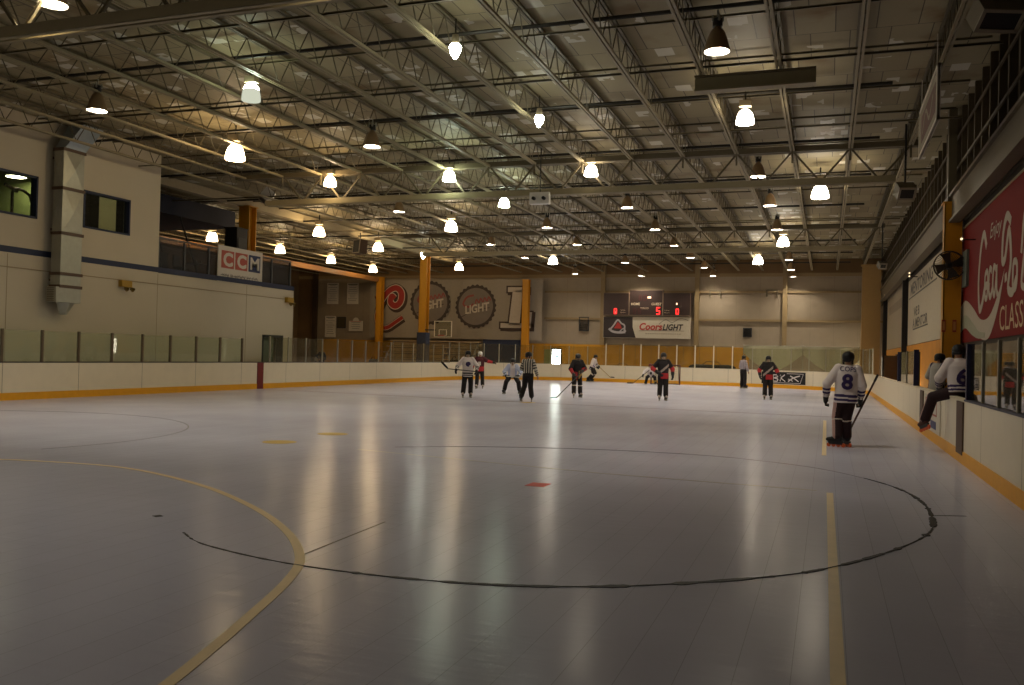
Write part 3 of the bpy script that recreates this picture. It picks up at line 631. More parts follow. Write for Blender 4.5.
t.text('Coors', OS+V(sx0+3.65, 0, 3.92), UF, WF, .72, .012, 3, fit=1.75, shear=.2, bold=.03); t.text('LIGHT', OS+V(sx0+5.3, 0, 3.92), UF, WF, .62, .012, 5, fit=1.55, shear=.25, bold=.03)
t.stroke([(sx0+2.8, 3.84), (sx0+4.5, 3.88), (sx0+6.2, 3.86)], .03, OS, UF, WF, .012, 4)
for k in range(16): t.box(sx0+3.3+k*.17, sx0+3.4+k*.17, ssy-.09, ssy-.08, 3.6, 3.66, 4)
t.stroke(smooth2([(sx0+4.3, 4.35), (sx0+4.8, 4.7), (sx0+5.3, 4.5), (sx0+5.9, 4.8), (sx0+6.5, 4.65)], 4), .05, OS, UF, WF, .01, 4)
tag(t.build('wall_sign', [mat('beer_sign_white', (184, 172, 150), .6), mat('sign_dark', (44, 34, 30), .6), mat('logo_pale', (160, 152, 150), .6), mat('beer_red', (158, 48, 40), .6), M_gink, M_ink], fix=False), 'half black, half white beer sign with mountain logo hung under the scoreboard', 'sign')
# notice sheets at the left of the end wall
def sheet(p0, p1, hdr, lines, label, top=False):
    a = at(p0[0], p1[1], Y=66.85); b = at(p1[0], p0[1], Y=66.85); s = MB(); s.box(a.x, b.x, 66.8, 66.85, a.z, b.z, 0); w_ = b.x-a.x
    if top: s.poly(ring_pts((a.x+b.x)/2, b.z, w_*.22, 0, PI, 14), V(0, 66.82, 0), UF, WF, .01, 0)
    n = lines
    for k in range(n):
        z = b.z-(b.z-a.z)*(.12+.8*k/n); e = random.uniform(.08, .3)*w_
        s.box(a.x+e, b.x-e, 66.795, 66.8, z-.035, z, 1)
    s.box(a.x+.1*w_, b.x-.1*w_, 66.79, 66.8, b.z-(b.z-a.z)*.08, b.z-(b.z-a.z)*.045, 2)
    return tag(s.build('notice_sheet', [M_paper, M_gink, hdr], fix=False), label, 'notice', 'notice sheets on the far wall')
sheet((327, 283), (339, 304), M_ink, 9, 'upper left white notice sheet high on the lobby end wall'); sheet((347, 283), (359, 304), M_ink, 9, 'upper right white notice sheet left of the big banner')
sheet((325, 316), (336, 337), M_ink, 8, 'lower left tall white notice sheet above the yellow plywood'); sheet((349, 321), (363, 331), M_red, 4, 'small white notice board with a rounded top', True)
a = at(337, 328, Y=66.9); b = at(346, 317, Y=66.9)
o = thing('wall_picture', 'dark framed square picture between two notice sheets', 'picture', ((a.x+b.x)/2, 66.88, a.z)); MB().box(a.x, b.x, 66.86, 66.92, a.z, b.z).build('frame', M_dark, o)
MB().box(a.x+.08, b.x-.08, 66.85, 66.86, a.z+.08, b.z-.08).build('print', mat('olive_print', (70, 60, 36), .6), o)
for (p0, p1, lb) in (((579, 317), (589, 331), 'dark square wall vent left of the scoreboard'), ((743, 328), (752, 337), 'dark square wall vent above the pale netting')):
    a = at(p0[0], p1[1], Y=66.9); b = at(p1[0], p0[1], Y=66.9); o = thing('wall_vent', lb, 'vent', ((a.x+b.x)/2, 66.9, a.z)); f = MB()
    for e in ((a.x, b.x, a.z, a.z+.07), (a.x, b.x, b.z-.07, b.z), (a.x, a.x+.07, a.z, b.z), (b.x-.07, b.x, a.z, b.z)): f.box(e[0], e[1], 66.8, 66.95, e[2], e[3])
    f.build('frame', M_dark, o); f = MB(); n = 7
    for k in range(n): z = a.z+.1+(b.z-a.z-.2)*k/(n-1); f.bar((a.x+.06, 66.88, z), (b.x-.06, 66.88, z), .1, .02, up=V(0, -.5, 1))
    f.build('louvre', M_black, o)
# U shaped wall brackets above the fabric panels
for px, lb in ((715, 'left dark wall bracket above the fabric panels'), (772, 'right dark wall bracket above the fabric panels')):
    p = at(px, 293, Y=66.8); f = MB(); f.box(p.x-.42, p.x-.32, 66.78, 67, p.z-.25, p.z+.2).box(p.x+.32, p.x+.42, 66.78, 67, p.z-.25, p.z+.2).box(p.x-.42, p.x+.42, 66.78, 67, p.z+.12, p.z+.22)
    tag(f.build('wall_bracket', M_dsteel), lb, 'bracket')
# blue wall pad, bleachers, pale netting
struct('trim_blue_panel', MB().box(-26.15, -23.0, 66.3, 66.4, 0, 3.25).box(-24.6, -24.55, 66.28, 66.3, 0, 3.25), mat('navy_wall_pad', (50, 58, 82), .7), 'navy blue wall panel beside the bleachers', 'panel')
bl = thing('bleachers', 'brown wooden bleachers against the end wall below the banner', 'bleachers', (-30.0, 65, 0))
for k in range(5):
    y = 63.4+.55*k; z = .75+.48*k
    MB().box(-34.2, -26.2, y, y+.42, z, z+.07).build('bench_plank', M_bench, bl); MB().box(-34.2, -26.2, y+.44, y+.48, z-.35, z-.1).build('riser_plank', M_bench, bl)
fr = MB()
for x in (-34, -31.4, -28.8, -26.4):
    fr.bar((x, 63.4, .02), (x, 66, .02), .05, .05); fr.bar((x, 63.4, .3), (x, 66, 2.7), .05, .08)
    for k in range(5): fr.box(x-.03, x+.03, 63.6+.55*k, 63.66+.55*k, 0, .75+.48*k)
fr.build('bleacher_frame', M_alu, bl)
ns = MB(); nx = 36; sagp = []
for k in range(nx+1):
    x = -5.6+8.0*k/nx; u = ((x+5.6) % 4.0)/4.0; sagp.append((x, 2.85-.02*math.sin(9*u), 64.6+.10*math.sin(x*3.1), 1.05+1.25*abs(2*u-1)**1.5))
for p, q in zip(sagp, sagp[1:]): ns.add([(p[0], p[2], p[3]), (q[0], q[2], q[3]), (q[0], q[2], q[1]), (p[0], p[2], p[1])], [(0, 1, 2, 3)], 0)
ns.tube([V(-5.6, 64.6, 2.87), V(2.0, 64.6, 2.87)], .025, 6, 1)
for x in (-5.6, -1.6, 2.0): ns.cyl((x, 64.6, 0), (x, 64.6, 2.95), .03, .03, 6, 1)
tag(ns.build('hanging_tarp', [mat('pale_tarp', (176, 170, 140), .7, var=.12), M_alu], fix=False), 'pale scalloped tarp hung behind the far right corner glass', 'tarp')
# bright exit doorway in the end wall
a = at(552, 364, Y=66.9); b = at(560.8, 349.6, Y=66.9)
o = MB()
for e in ((a.x-.1, a.x, 0, b.z+.1), (b.x, b.x+.1, 0, b.z+.1), (a.x-.1, b.x+.1, b.z, b.z+.1)): o.box(e[0], e[1], 66.8, 67.0, e[2], e[3])
o = struct('door_2', o, M_dark, 'open exit door in the yellow end wall, bright daylight outside', 'door')
MB().box(a.x, b.x, 66.93, 66.94, 0, b.z).build('daylight', emit('daylight', (236, 246, 255), 14), o)
MB().box((a.x+b.x)/2-.12, (a.x+b.x)/2+.2, 66.92, 66.93, 1.6, 1.8).build('parked_car_shape', emit('far_car_daylight', (150, 175, 190), 1.2), o)
MB().box(a.x-.6, a.x-.12, 66.7, 66.76, 0, b.z).build('door_leaf', mat('green_exit_leaf', (112, 116, 60), .6), o)
# daylight slit doors in the right wall
for k, (y, w_, lb) in enumerate(((40.2, .9, 'narrow bright exit doorway in the yellow right wall by the navy post'), (52.0, 1.0, 'farther bright exit doorway at the right wall, screened by an added leaf'), (64.9, 1.0, 'last bright exit doorway in the right wall by the beige corner column'))):
    o = MB().box(XR-.12, XR-.02, y-.08, y, 0, 2.3).box(XR-.12, XR-.02, y+w_, y+w_+.08, 0, 2.3).box(XR-.12, XR-.02, y-.08, y+w_+.08, 2.25, 2.33)
    o = struct('door_%d' % (k+3), o, M_dark, lb, 'door'); MB().box(XR-.05, XR-.04, y, y+w_, .1, 2.25).build('daylight', emit('side_daylight', (255, 244, 214), 6), o)
    if k == 1: MB().box(XR-.72, XR-.1, y-.12, y-.07, .02, 2.25).build('door_leaf', mat('added_brown_leaf', (88, 62, 36), .6), o)  # leaf added to hide the bright opening from the camera
# small things behind the end glass
for p, s_, rgb, lb in (((455, 361), (.85, .5, .75), (36, 30, 26), 'dark duffel bag on the bleachers behind the white jersey player'), ((374, 361), (.8, .5, .6), (44, 42, 40), 'dark bag behind the left glass under the column'),
                       ((623, 364), (2.0, .5, .5), (66, 50, 28), 'low dark bag behind the end glass left of the goal'), ((712, 365), (3.2, .5, .75), (38, 34, 32), 'long dark equipment bag behind the end glass right of the goal')):
    q = at(p[0], p[1], Y=62.85); z0 = .55 if p[0] < 460 else .7
    o = thing('duffel_bag', lb, 'bag', (q.x, 62.85, z0)); mm = mat('bag_%d' % p[0], rgb, .8)
    L, D, H = s_; bb = MB(); bb.rings([(V(q.x+L/2*u, 62.85, z0+H/2), V(0, D/2*k, 0), V(0, 0, H/2*k)) for u, k in ((-1, .55), (-.92, .85), (-.7, 1), (.0, .96), (.7, 1), (.92, .85), (1, .55))], 14, pw=.75); bb.build('bag_body', mm, o, smooth=True)
    hb = MB(); hb.tube([V(q.x-L*.2, 62.85-D*.3, z0+H*.95), V(q.x-L*.12, 62.85-D*.3, z0+H*1.25), V(q.x+L*.12, 62.85-D*.3, z0+H*1.25), V(q.x+L*.2, 62.85-D*.3, z0+H*.95)], .025, 6); hb.build('handle', M_black, o)
    tag(struct('trim_ledge', MB().box(q.x-L/2-.2, q.x+L/2+.2, 62.58, 63.12, z0-.06, z0).box(q.x-L/2-.1, q.x-L/2, 62.65, 63.05, 0, z0-.06).box(q.x+L/2, q.x+L/2+.1, 62.65, 63.05, 0, z0-.06), M_wood), 'low wooden bench under the '+lb.split(' right of')[0].split(' left of')[0]+(' right' if p[0] == 712 else ''), 'bench', None, 'thing').name = 'low_bench'

# ------------------------------------------------------------------ duct and fittings on the left wall
t = thing('air_duct', 'galvanised metal air duct running down the cream wall between booth windows', 'duct', (-24.2, 23.0, 3.15))
DX0, DX1, DY0, DY1 = -24.42, -24.0, 22.5, 23.36
def duct_sec(z0, z1, cross):
    m = MB(); c = [(DX0, DY0), (DX1, DY0), (DX1, DY1), (DX0, DY1)]
    for i in range(4):
        (xa, ya), (xb, yb) = c[i], c[(i+1) % 4]; nrm = V(yb-ya, xa-xb, 0).normalized()
        A, B, C_, D = V(xa, ya, z0), V(xb, yb, z0), V(xb, yb, z1), V(xa, ya, z1)
        if cross: P = (A+B+C_+D)/4+nrm*.07; m.add([A, B, C_, D, P], [(0, 1, 4), (1, 2, 4), (2, 3, 4), (3, 0, 4)])
        else: m.add([A, B, C_, D], [(0, 1, 2, 3)])
    return m.build('duct_section', M_galv, t)
zs = [8.25, 6.95, 5.45, 4.1, 3.68]
duct_sec(6.95, 8.25, True); duct_sec(5.45, 6.95, True); duct_sec(4.1, 5.45, False); duct_sec(3.68, 4.1, False)
for z in zs: MB().box(DX0-.02, DX1+.04, DY0-.04, DY1+.04, z-.05, z+.05).build('flange', M_galvd, t)
m = MB(); lo = [(DX0, DY0, 8.25), (DX1, DY0, 8.25), (DX1, DY1, 8.25), (DX0, DY1, 8.25)]; hi = [(DX0+.1, DY0+.45, 9.15), (DX1+.35, DY0+.45, 9.15), (DX1+.35, DY1+.45, 9.15), (DX0+.1, DY1+.45, 9.15)]
m.add(lo+hi, [(0, 1, 5, 4), (1, 2, 6, 5), (2, 3, 7, 6), (3, 0, 4, 7)]); m.build('elbow', mat('blue_grey_sheet', (150, 160, 164), .45, .3), t)
MB().box(DX0, DX1+.02, DY0-.16, DY1, 3.15, 3.66).build('outlet_box', M_galv, t)
for z in (8.0, 5.6, 3.9): MB().box(XL, DX0+.01, DY0+.1, DY0+.18, z-.04, z+.04).build('wall_strap', M_galvd, t)
gr = MB()
for k in range(8): gr.bar((DX0+.08, DY0-.18, 3.2+.058*k), (DX1-.06, DY0-.18, 3.2+.058*k), .03, .014)
gr.build('outlet_grille', M_galvd, t)
m = MB(); m.rings([(V(-24.21, 22.95, 3.15), V(.2, 0, 0), V(0, .38, 0)), (V(-24.3, 22.95, 2.75), V(.1, 0, 0), V(0, .15, 0))], 4); m.build('outlet_funnel', M_galv, t)
for px, py, lb in ((124, 285, 'yellowed twin emergency light on the cream wall below the blue stripe'), (288, 301, 'yellowed emergency light at the far corner of the block wall')):
    p = at(px, py, X=XL); o = thing('emergency_light', lb, 'emergency light', (XL+.1, p.y, p.z-.12)); MB().box(XL+.0, XL+.18, p.y-.28, p.y+.22, p.z-.08, p.z+.16).build('housing', mat('yellowed_plastic', (168, 132, 44), .5), o)
    for d in (-.15, .14):
        q = MB(); q.lathe([(.02, 0), (.06, .02), (.09, .12)], (XL+.2, p.y+d, p.z-.12), 12, axis=frame(V(1, .3*d, -.6))); q.cyl((XL+.12, p.y+d, p.z-.06), (XL+.2, p.y+d, p.z-.12), .02); q.build('lamp_head', mat('olive_lamp_head', (122, 100, 50), .5), o)
# mezzanine railing with logo sign
t = thing('mezzanine_railing', 'grey railing with dark mesh panels on the mezzanine edge', 'railing', (XL-.12, 32.3, 4.6))
r = MB()
M_rail = mat('grey_rail', (78, 78, 76), .5)
for z in (4.66, 6.02): r.box(XL-.16, XL-.08, 27.75, 36.85, z-.04, z+.04)
r.build('rail', M_rail, t)
for k in range(7): y = 27.8+1.5*k; MB().box(XL-.16, XL-.08, y-.04, y+.04, 4.6, 6.05).build('baluster', M_rail, t)
def mesh_mat():
    m = bpy.data.materials.new('dark_mesh'); m.use_nodes = True; nt = m.node_tree; b = nt.nodes['Principled BSDF']
    b.inputs['Base Color'].default_value = (*lin((40, 40, 38)), 1); b.inputs['Alpha'].default_value = .55; b.inputs['Roughness'].default_value = .6
    return m
M_meshm = mesh_mat()
for k in range(6): y = 27.85+1.5*k; MB().box(XL-.125, XL-.115, y, y+1.4, 4.72, 5.97).build('mesh_panel', M_meshm, t)
s = MB(); ys, ye = 31.3, 34.45; s.box(XL-.07, XL-.03, ys, ye, 4.52, 6.18, 0); OC = V(XL-.03, 0, 0); UC = V(0, 1, 0)
# seen from the rink the text runs towards +Y
for k, (ch, m_) in enumerate((('C', 1), ('C', 1), ('M', 2))):
    y0 = ys+.22+k*.95; s.poly([(y0, 5.22), (y0+.86, 5.22), (y0+.86, 5.98), (y0, 5.98)], OC, UC, WF, .006, m_)
    s.text(ch, OC+V(0, y0+.43, 5.34), UC, WF, .78, .012, 3, fit=.60, bold=.04 if ch == 'C' else .012); s.text(ch, OC+V(0, y0+.45, 5.335), UC, WF, .78, .010, 3, fit=.66, bold=.04 if ch == 'C' else .012)
for k, (a_, b_) in enumerate(((.2, .75), (.95, 1.85), (2.05, 2.8))): s.box(XL-.03, XL-.024, ys+a_, ys+b_, 4.9, 4.93, 4); 
s.text('YOUR HOCKEY CO.', OC+V(0, (ys+ye)/2, 4.8), UC, WF, .26, .008, 4, fit=2.6, bold=.01)
tag(s.build('railing_sign', [M_paper, mat('faded_brick_red', (176, 84, 66), .6), mat('sign_navy', (48, 54, 84), .6), M_paper, M_gink], fix=False), 'white sign with red and blue letter squares hung on the mezzanine railing', 'sign')
# chairs and boxes on the mezzanine
def mchair(x, y, rz, lb):
    t = thing('stacking_chair', lb, 'chair', (x, y, 4.6), rz, 'chairs on the mezzanine'); c = M_black
    MB().box(-.24, .24, -.24, .24, .44, .5).build('seat', c, t, True); MB().box(-.24, .24, -.27, -.22, .55, 1.0).build('backrest', c, t, True)
    for sx in (-.21, .21):
        for sy in (-.22, .22): MB().cyl((sx, sy, 0), (sx, sy if sy > 0 else -.24, .5 if sy > 0 else .95), .016).build('leg', M_alu, t, True)
mchair(-25.9, 28.9, 1.2, 'black chair at the near end of the mezzanine'); mchair(-25.7, 30.3, -1.4, 'black chair in the middle of the mezzanine near the mesh panels'); mchair(-25.8, 35.6, .4, 'black chair beyond the letter sign on the mezzanine')
for (x, y, z, h, lb) in ((-26.6, 29.7, 4.6, 1.05, 'dark arcade cabinet behind the near mezzanine chair'), (-27.0, 35.6, 4.6, 2.9, 'tall dark cabinet beside the yellow mezzanine column')):
    o = thing('dark_cabinet', lb, 'cabinet', (x, y, z)); MB().box(x-.35, x+.35, y-.4, y+.4, z, z+h).box(x-.38, x+.38, y-.43, y+.43, z+h, z+h+.05).build('cabinet_body', mat('dark_cab', (40, 36, 32), .6), o)
    MB().box(x+.35, x+.37, y-.3, y+.3, z+h*.5, z+h*.85).build('door_panel', M_dark, o)
w = thing('side_table', 'small white table with cups among the mezzanine chairs', 'table', (-25.5, 31.0, 4.6)); MB().box(-25.8, -25.2, 30.6, 31.4, 5.3, 5.34).build('table_top', M_white, w)
for sx in (-25.75, -25.25):
    for sy in (30.65, 31.35): MB().cyl((sx, sy, 4.6), (sx, sy, 5.3), .018).build('leg', M_alu, w)
for k in range(2):
    tag(MB().lathe([(.04, 0), (.05, .14), (.045, .14), (.036, .01), (.001, .01)], (-25.4, 30.85+.3*k, 5.34), 12).build('cup', M_white, fix=False), ['white cup on the left end of the mezzanine table', 'white cup on the right end of the mezzanine table'][k], 'cup', 'cups on the mezzanine table')
for (y, r_, lb) in ((30.4, .55, 'left dark brace rod hanging from the soffit'), (32.4, .5, 'right dark brace rod hanging from the soffit')):
    tag(MB().cyl((-28.7, y+1.2, 7.95), (-28.2, y+r_+1.8, 4.6), .04).build('brace_rod', M_black), lb, 'rod')

# ------------------------------------------------------------------ right wall signs
UR = V(0, -1, 0); OR = V(XR-.03, 0, 0)                              # text on this wall runs towards the near end
s = MB(); SY0, SY1, SZ0, SZ1 = 28.9, 12.4, 2.45, 5.75
s.box(XR-.03, XR-.005, SY1, SY0, SZ0, SZ1, 0)
for e in ((SY1, SY0, SZ1-.05, SZ1), ): s.box(XR-.05, XR-.03, *e, 3)
def cc(pts, w, m=1, d=.006, k=5): s.stroke(smooth2([(-(25.3-(25.0-y)*.66), 3.32+(z-3.4)*(1.22 if y > 21 and w < .3 and max(q[1] for q in pts) < 5 else .95)) for y, z in [(y_-(1.3 if max(q_[0] for q_ in pts) < 21.45 else 0), z_) for y_, z_ in pts]], k), w, OR, UR, WF, d, m)
# ribbon wave (white with grey-green underside)
def wave(top, bot, m, d):
    T = smooth2([(-y, z) for y, z in top], 5); B = smooth2([(-y, z) for y, z in bot], 5)
    for a, b, c_, e in zip(T, T[1:], B, B[1:]): s.poly([c_, e, b, a], OR, UR, WF, d, m)
wave([(28.9, 3.35), (27.6, 3.62), (26.2, 3.35), (24.9, 2.98), (23.6, 3.0), (22.4, 3.5), (21.8, 3.95)], [(28.9, 2.75), (27.6, 3.1), (26.2, 2.85), (24.9, 2.5), (23.6, 2.5), (22.4, 3.2), (21.8, 3.95)], 1, .004)
wave([(28.9, 2.95), (27.6, 3.22), (26.2, 2.95), (25.2, 2.7), (24.2, 2.62)], [(28.9, 2.6), (27.6, 2.85), (26.2, 2.62), (25.2, 2.5), (24.2, 2.5)], 2, .008)
# big script, first word
cc([(23.3, 4.55), (23.9, 4.85), (24.6, 4.55), (25.0, 3.9), (24.7, 3.35), (24.1, 3.42), (23.4, 3.75), (22.5, 3.7)], .2)          # C
cc([(23.1, 4.05), (23.5, 3.95), (23.45, 3.55), (23.0, 3.55), (22.9, 3.95), (23.1, 4.05)], .15)                                        # o
cc([(22.1, 4.0), (22.5, 4.05), (22.7, 3.7), (22.35, 3.5), (21.9, 3.65)], .15)                                                          # c
cc([(21.3, 4.0), (21.7, 4.05), (21.85, 3.7), (21.5, 3.5), (21.2, 3.8), (21.1, 4.05), (21.05, 3.6), (20.8, 3.5)], .15)                  # a
cc([(20.9, 3.82), (20.55, 3.86)], .18)                                                                                              # hyphen
cc([(20.0, 5.05), (20.7, 5.25), (21.3, 4.9), (21.4, 4.3), (20.9, 4.3), (20.3, 4.9), (19.9, 4.2), (20.3, 3.6), (19.6, 3.45), (19.0, 3.7)], .2)   # C with loop
cc([(19.1, 4.1), (19.5, 4.05), (19.5, 3.55), (19.0, 3.55), (18.9, 3.95), (19.1, 4.1)], .15)
cc([(18.3, 4.2), (18.0, 4.9), (17.7, 5.0), (17.8, 4.3), (18.2, 3.6), (17.8, 3.45)], .15)
cc([(17.2, 4.0), (17.6, 4.05), (17.75, 3.7), (17.4, 3.5), (17.1, 3.8), (17.0, 4.05), (16.9, 3.6), (16.5, 3.55)], .15)
s.text('Enjoy', OR+V(0, 23.0, 4.85), UR, WF, .5, .006, 1, fit=1.5, shear=.3); s.text('CLASSIC', OR+V(0, 22.3, 2.6), UR, WF, .78, .006, 4, align='LEFT', fit=3.4)
tag(s.build('wall_sign', [mat('soda_red', (116, 22, 19), .8, var=.06, spec=.15), mat('sign_script_white', (178, 166, 146), .7), mat('ribbon_grey', (150, 148, 124), .6), M_steel, mat('red_sign_cream', (190, 160, 120), .6)], fix=False), 'huge red soda sign with white script and wave on the right wall', 'sign')
M_wsr = mat('darkened_white_sign', (176, 164, 140), .7); s = MB(); s.box(XR-.03, XR-.005, 33.2, 46.3, 2.7, 5.75, 0)  # sign white toned down evenly over the whole sheet
s.text('MENTORING', OR+V(0, 40.4, 5.0), UR, WF, .75, .006, 1, fit=9.2, bold=.02); s.box(XR-.034, XR-.03, 34.6, 46.0, 4.86, 4.92, 1)
s.text('WE B', OR+V(0, 42.0, 3.95), UR, WF, .55, .006, 1, fit=2.6, bold=.02); s.text('A MENTOR', OR+V(0, 40.6, 3.45), UR, WF, .55, .006, 1, fit=6.2, bold=.02); s.box(XR-.034, XR-.03, 37.4, 43.6, 3.34, 3.4, 1)
tag(s.build('wall_sign', [M_wsr, mat('grey_black_print', (76, 70, 62), .6)], fix=False), 'large white sign with black lettering beyond the yellow wall column', 'sign')
s = MB(); s.box(XR-.03, XR-.005, 47.4, 62.0, 2.7, 6.1, 0); s.box(XR-.034, XR-.03, 50, 60, 4.8, 5.3, 1)
tag(s.build('wall_sign', [mat('plain_grey_banner', (150, 136, 112), .6), mat('plain_grey_print', (128, 116, 96), .6)], fix=False), 'plain greyish sheet on the right wall near the far corner', 'sign')
for y in (47.0, 62.6): struct('trim_wall_post', MB().box(XR-.25, XR, y-.2, y+.2, 0, 6.4), mat('black_brown_post', (34, 28, 22), .6), 'dark wall post on the right wall', 'wall post', 'dark posts between the right wall signs')
for (y, z, lb) in ((41.8, 5.62, 'pair of small bare bulbs at the top of the white lettered sign'), (25.95, 5.15, 'small bare bulb beside the yellow wall column'), (59.2, 6.06, 'small reddish bulb at the far end of the right wall')):
    o = thing('wall_bulb', lb, 'lamp', (XR-.36, y, z)); MB().cyl((XR-.02, y, z-.02), (XR-.36, y, z-.02), .02).build('arm', M_black, o)
    for k in range(2 if y < 50 and y > 40 else 1): MB().ell((XR-.36, y, z+.14*k), .035, .035, .035).build('bulb', emit('dim_bulb', (255, 220, 170), .7), o, smooth=True)
# fan on the yellow column
fx, fy, fz = 3.2, 27.7, 4.62
t = thing('wall_fan', 'round dark caged fan on the yellow column beside the red sign', 'fan', (fx, fy, fz))
M_fan = mat('dark_fan_brown', (58, 46, 34), .6)
c = MB(); 
for rr, yy in ((.40, 0), (.40, -.16)): c.tube([V(fx+rr*math.cos(2*PI*k/28), fy+yy, fz+rr*math.sin(2*PI*k/28)) for k in range(29)], .014, 6)
for k in range(44):
    a = 2*PI*k/44; c.tube([V(fx+.40*math.cos(a), fy, fz+.40*math.sin(a)), V(fx+.40*math.cos(a), fy-.16, fz+.40*math.sin(a)), V(fx+.3*math.cos(a), fy-.22, fz+.3*math.sin(a)), V(fx+.06*math.cos(a), fy-.24, fz+.06*math.sin(a))], .006, 4)
c.build('cage', M_fan, t)
for k in range(4):
    a = PI/2*k+.3; b = MB(); d = V(math.cos(a), 0, math.sin(a)); e = V(-math.sin(a), 0, math.cos(a)); O = V(fx, fy-.1, fz)
    b.add([O+d*.05-e*.05+V(0, .03, 0), O+d*.36-e*.15+V(0, .05, 0), O+d*.36+e*.15-V(0, .05, 0), O+d*.05+e*.05-V(0, .03, 0)], [(0, 1, 2, 3)]); b.build('blade', M_fan, t, fix=False)
MB().cyl((fx, fy-.15, fz), (fx, fy+.12, fz), .09, .11, 14).build('motor', M_dark, t); MB().bar((fx, fy+.1, fz), (fx, fy+.3, fz), .08, .08).build('bracket', M_dark, t)
struct('trim_sign_bracket', MB().box(3.55, 3.62, 27.0, 27.7, 4.0, 5.0), mat('grey_green_plate', (104, 110, 98), .5), 'grey plate behind the fan', 'plate')
for y, x in ((27.96, 3.4), (27.96, 3.12)):
    o = MB().box(x-.05, x+.05, y-.01, y, 2.75, 3.1, 0).box(x-.035, x+.035, y-.013, y-.01, 2.8, 3.05, 1)
    tag(o.build('small_placard', [mat('placard_red', (150, 60, 40), .6), mat('placard_orange', (190, 130, 70), .6)]), 'small red placard on the %s half of the yellow column' % ('outer' if x > 3.3 else 'rink side'), 'placard', 'placards on the yellow column')

# ------------------------------------------------------------------ hanging things under the roof
b = MB(); pa, pb = at(921, 156, X=2.0), at(941, 66, X=2.0)
q0, q1 = V(2.0, 22.9, 6.85), V(2.0, 19.2, 7.78)
b.add([(2.0, 22.9, 6.75), (2.0, 19.2, 6.75), (2.0, 19.2, 7.85), (2.0, 22.9, 7.85)], [(0, 1, 2, 3)], 0); b = MB()
b.box(1.97, 2.0, 19.25, 23.0, 6.68, 7.8, 0); b.box(1.965, 1.97, 19.7, 22.5, 6.95, 7.55, 1)
for e in ((19.25, 23.0, 6.68, 6.74), (19.25, 23.0, 7.74, 7.8), (19.25, 19.31, 6.68, 7.8), (22.94, 23., 6.68, 7.8)): b.box(1.95, 2.02, *e, 2)
b.stroke(smooth2([(-22.2, 7.1), (-21.5, 7.45), (-20.8, 7.1), (-20.1, 7.4)]), .09, V(1.965, 0, 0), UR, WF, .004, 0)
for y in (19.6, 22.7): b.cyl((1.985, y, 7.8), (1.985, y, 8.5), .01, .01, 5, 2)
tag(b.build('hanging_banner', [mat('dull_banner_white', (136, 126, 108), .7), mat('faded_banner_red', (92, 54, 44), .6), M_paper], fix=False), 'framed red and white banner hanging sideways under the roof at right', 'banner')
def speaker(pos, size, yaw, pitch, mb, label):
    t = thing('speaker', label, 'speaker', pos, yaw); w, d, h = size; R = Matrix.Rotation(-pitch, 3, 'X')
    def rb(x0, x1, y0, y1, z0, z1, nm, m):
        q = MB().box(x0, x1, y0, y1, z0, z1); q.v = [R @ v for v in q.v]; return q.build(nm, m, t, True)
    rb(-w/2, w/2, -d/2, d/2, -h/2, h/2, 'cabinet', mb)
    f = MB()
    for e in ((-w/2, w/2, -h/2, -h/2+.06), (-w/2, w/2, h/2-.06, h/2), (-w/2, -w/2+.06, -h/2, h/2), (w/2-.06, w/2, -h/2, h/2)): f.box(e[0], e[1], -d/2-.03, -d/2, e[2], e[3])
    f.v = [R @ v for v in f.v]; f.build('front_frame', mat('speaker_rim', (150, 138, 118), .5), t, True); rb(-w/2+.06, w/2-.06, -d/2-.012, -d/2, -h/2+.06, h/2-.06, 'grille', M_dark)
    MB().cyl((0, 0, h/2), (0, 0, 8.9-pos[2]), .03).build('hanger', M_black, t, True)
    return t
speaker(at(996, 14, X=2.55)+V(0, 0, 0), (.72, .4, .42), .35, -.9, mat('speaker_tan', (128, 116, 96), .6), 'square speaker box with pale rim at the top right under the roof')
p = at(905, 191, Y=28.4); speaker(p, (.5, .4, .4), .25, -.6, M_dsteel, 'speaker hanging at the right end of the second truss')
p = at(882, 265, Y=45.0); speaker(p, (.36, .3, .3), .3, -.5, M_dsteel, 'speaker hanging by the beige corner column')
p = at(267, 196, Y=33.5); speaker(p, (1.1, .5, .5), -.9, -.9, M_white, 'pale speaker hanging above the yellow mezzanine column')
p = at(360, 247, Y=47); speaker(p, (.8, .5, .85), -.5, .1, mat('speaker_brown', (70, 54, 38), .6), 'dark box speaker hanging over the lobby left of the banner')
p = at(540, 199, Y=28.8); t = thing('junction_plate', 'small white twin camera box hanging under the second truss', 'camera', p)
MB().box(p.x-.35, p.x+.35, p.y-.1, p.y+.1, p.z-.18, p.z+.22).build('box_body', M_white, t); MB().cyl((p.x, p.y, p.z+.2), (p.x, p.y, 8.9), .02).build('hanger', M_pipe, t)
for d in (-.18, .18): MB().cyl((p.x+d, p.y-.1, p.z), (p.x+d, p.y-.22, p.z), .06).build('lens_tube', M_black, t)
# long tan tube beam hanging under the joists
hb = MB(); a, b_ = at(695, 90, Z=8.05), at(816, 80, Z=8.05)
hb.box(a.x, b_.x, a.y-.14, a.y+.14, 7.98, 8.02, 0); hb.box(a.x, b_.x, a.y-.05, a.y+.05, 8.02, 8.3, 0); hb.box(a.x, b_.x, a.y-.14, a.y+.14, 8.3, 8.34, 1)
tag(hb.build('hanging_beam', [M_steel, M_dsteel]), 'short tan steel beam slung under the joists near the top right lamps', 'beam')
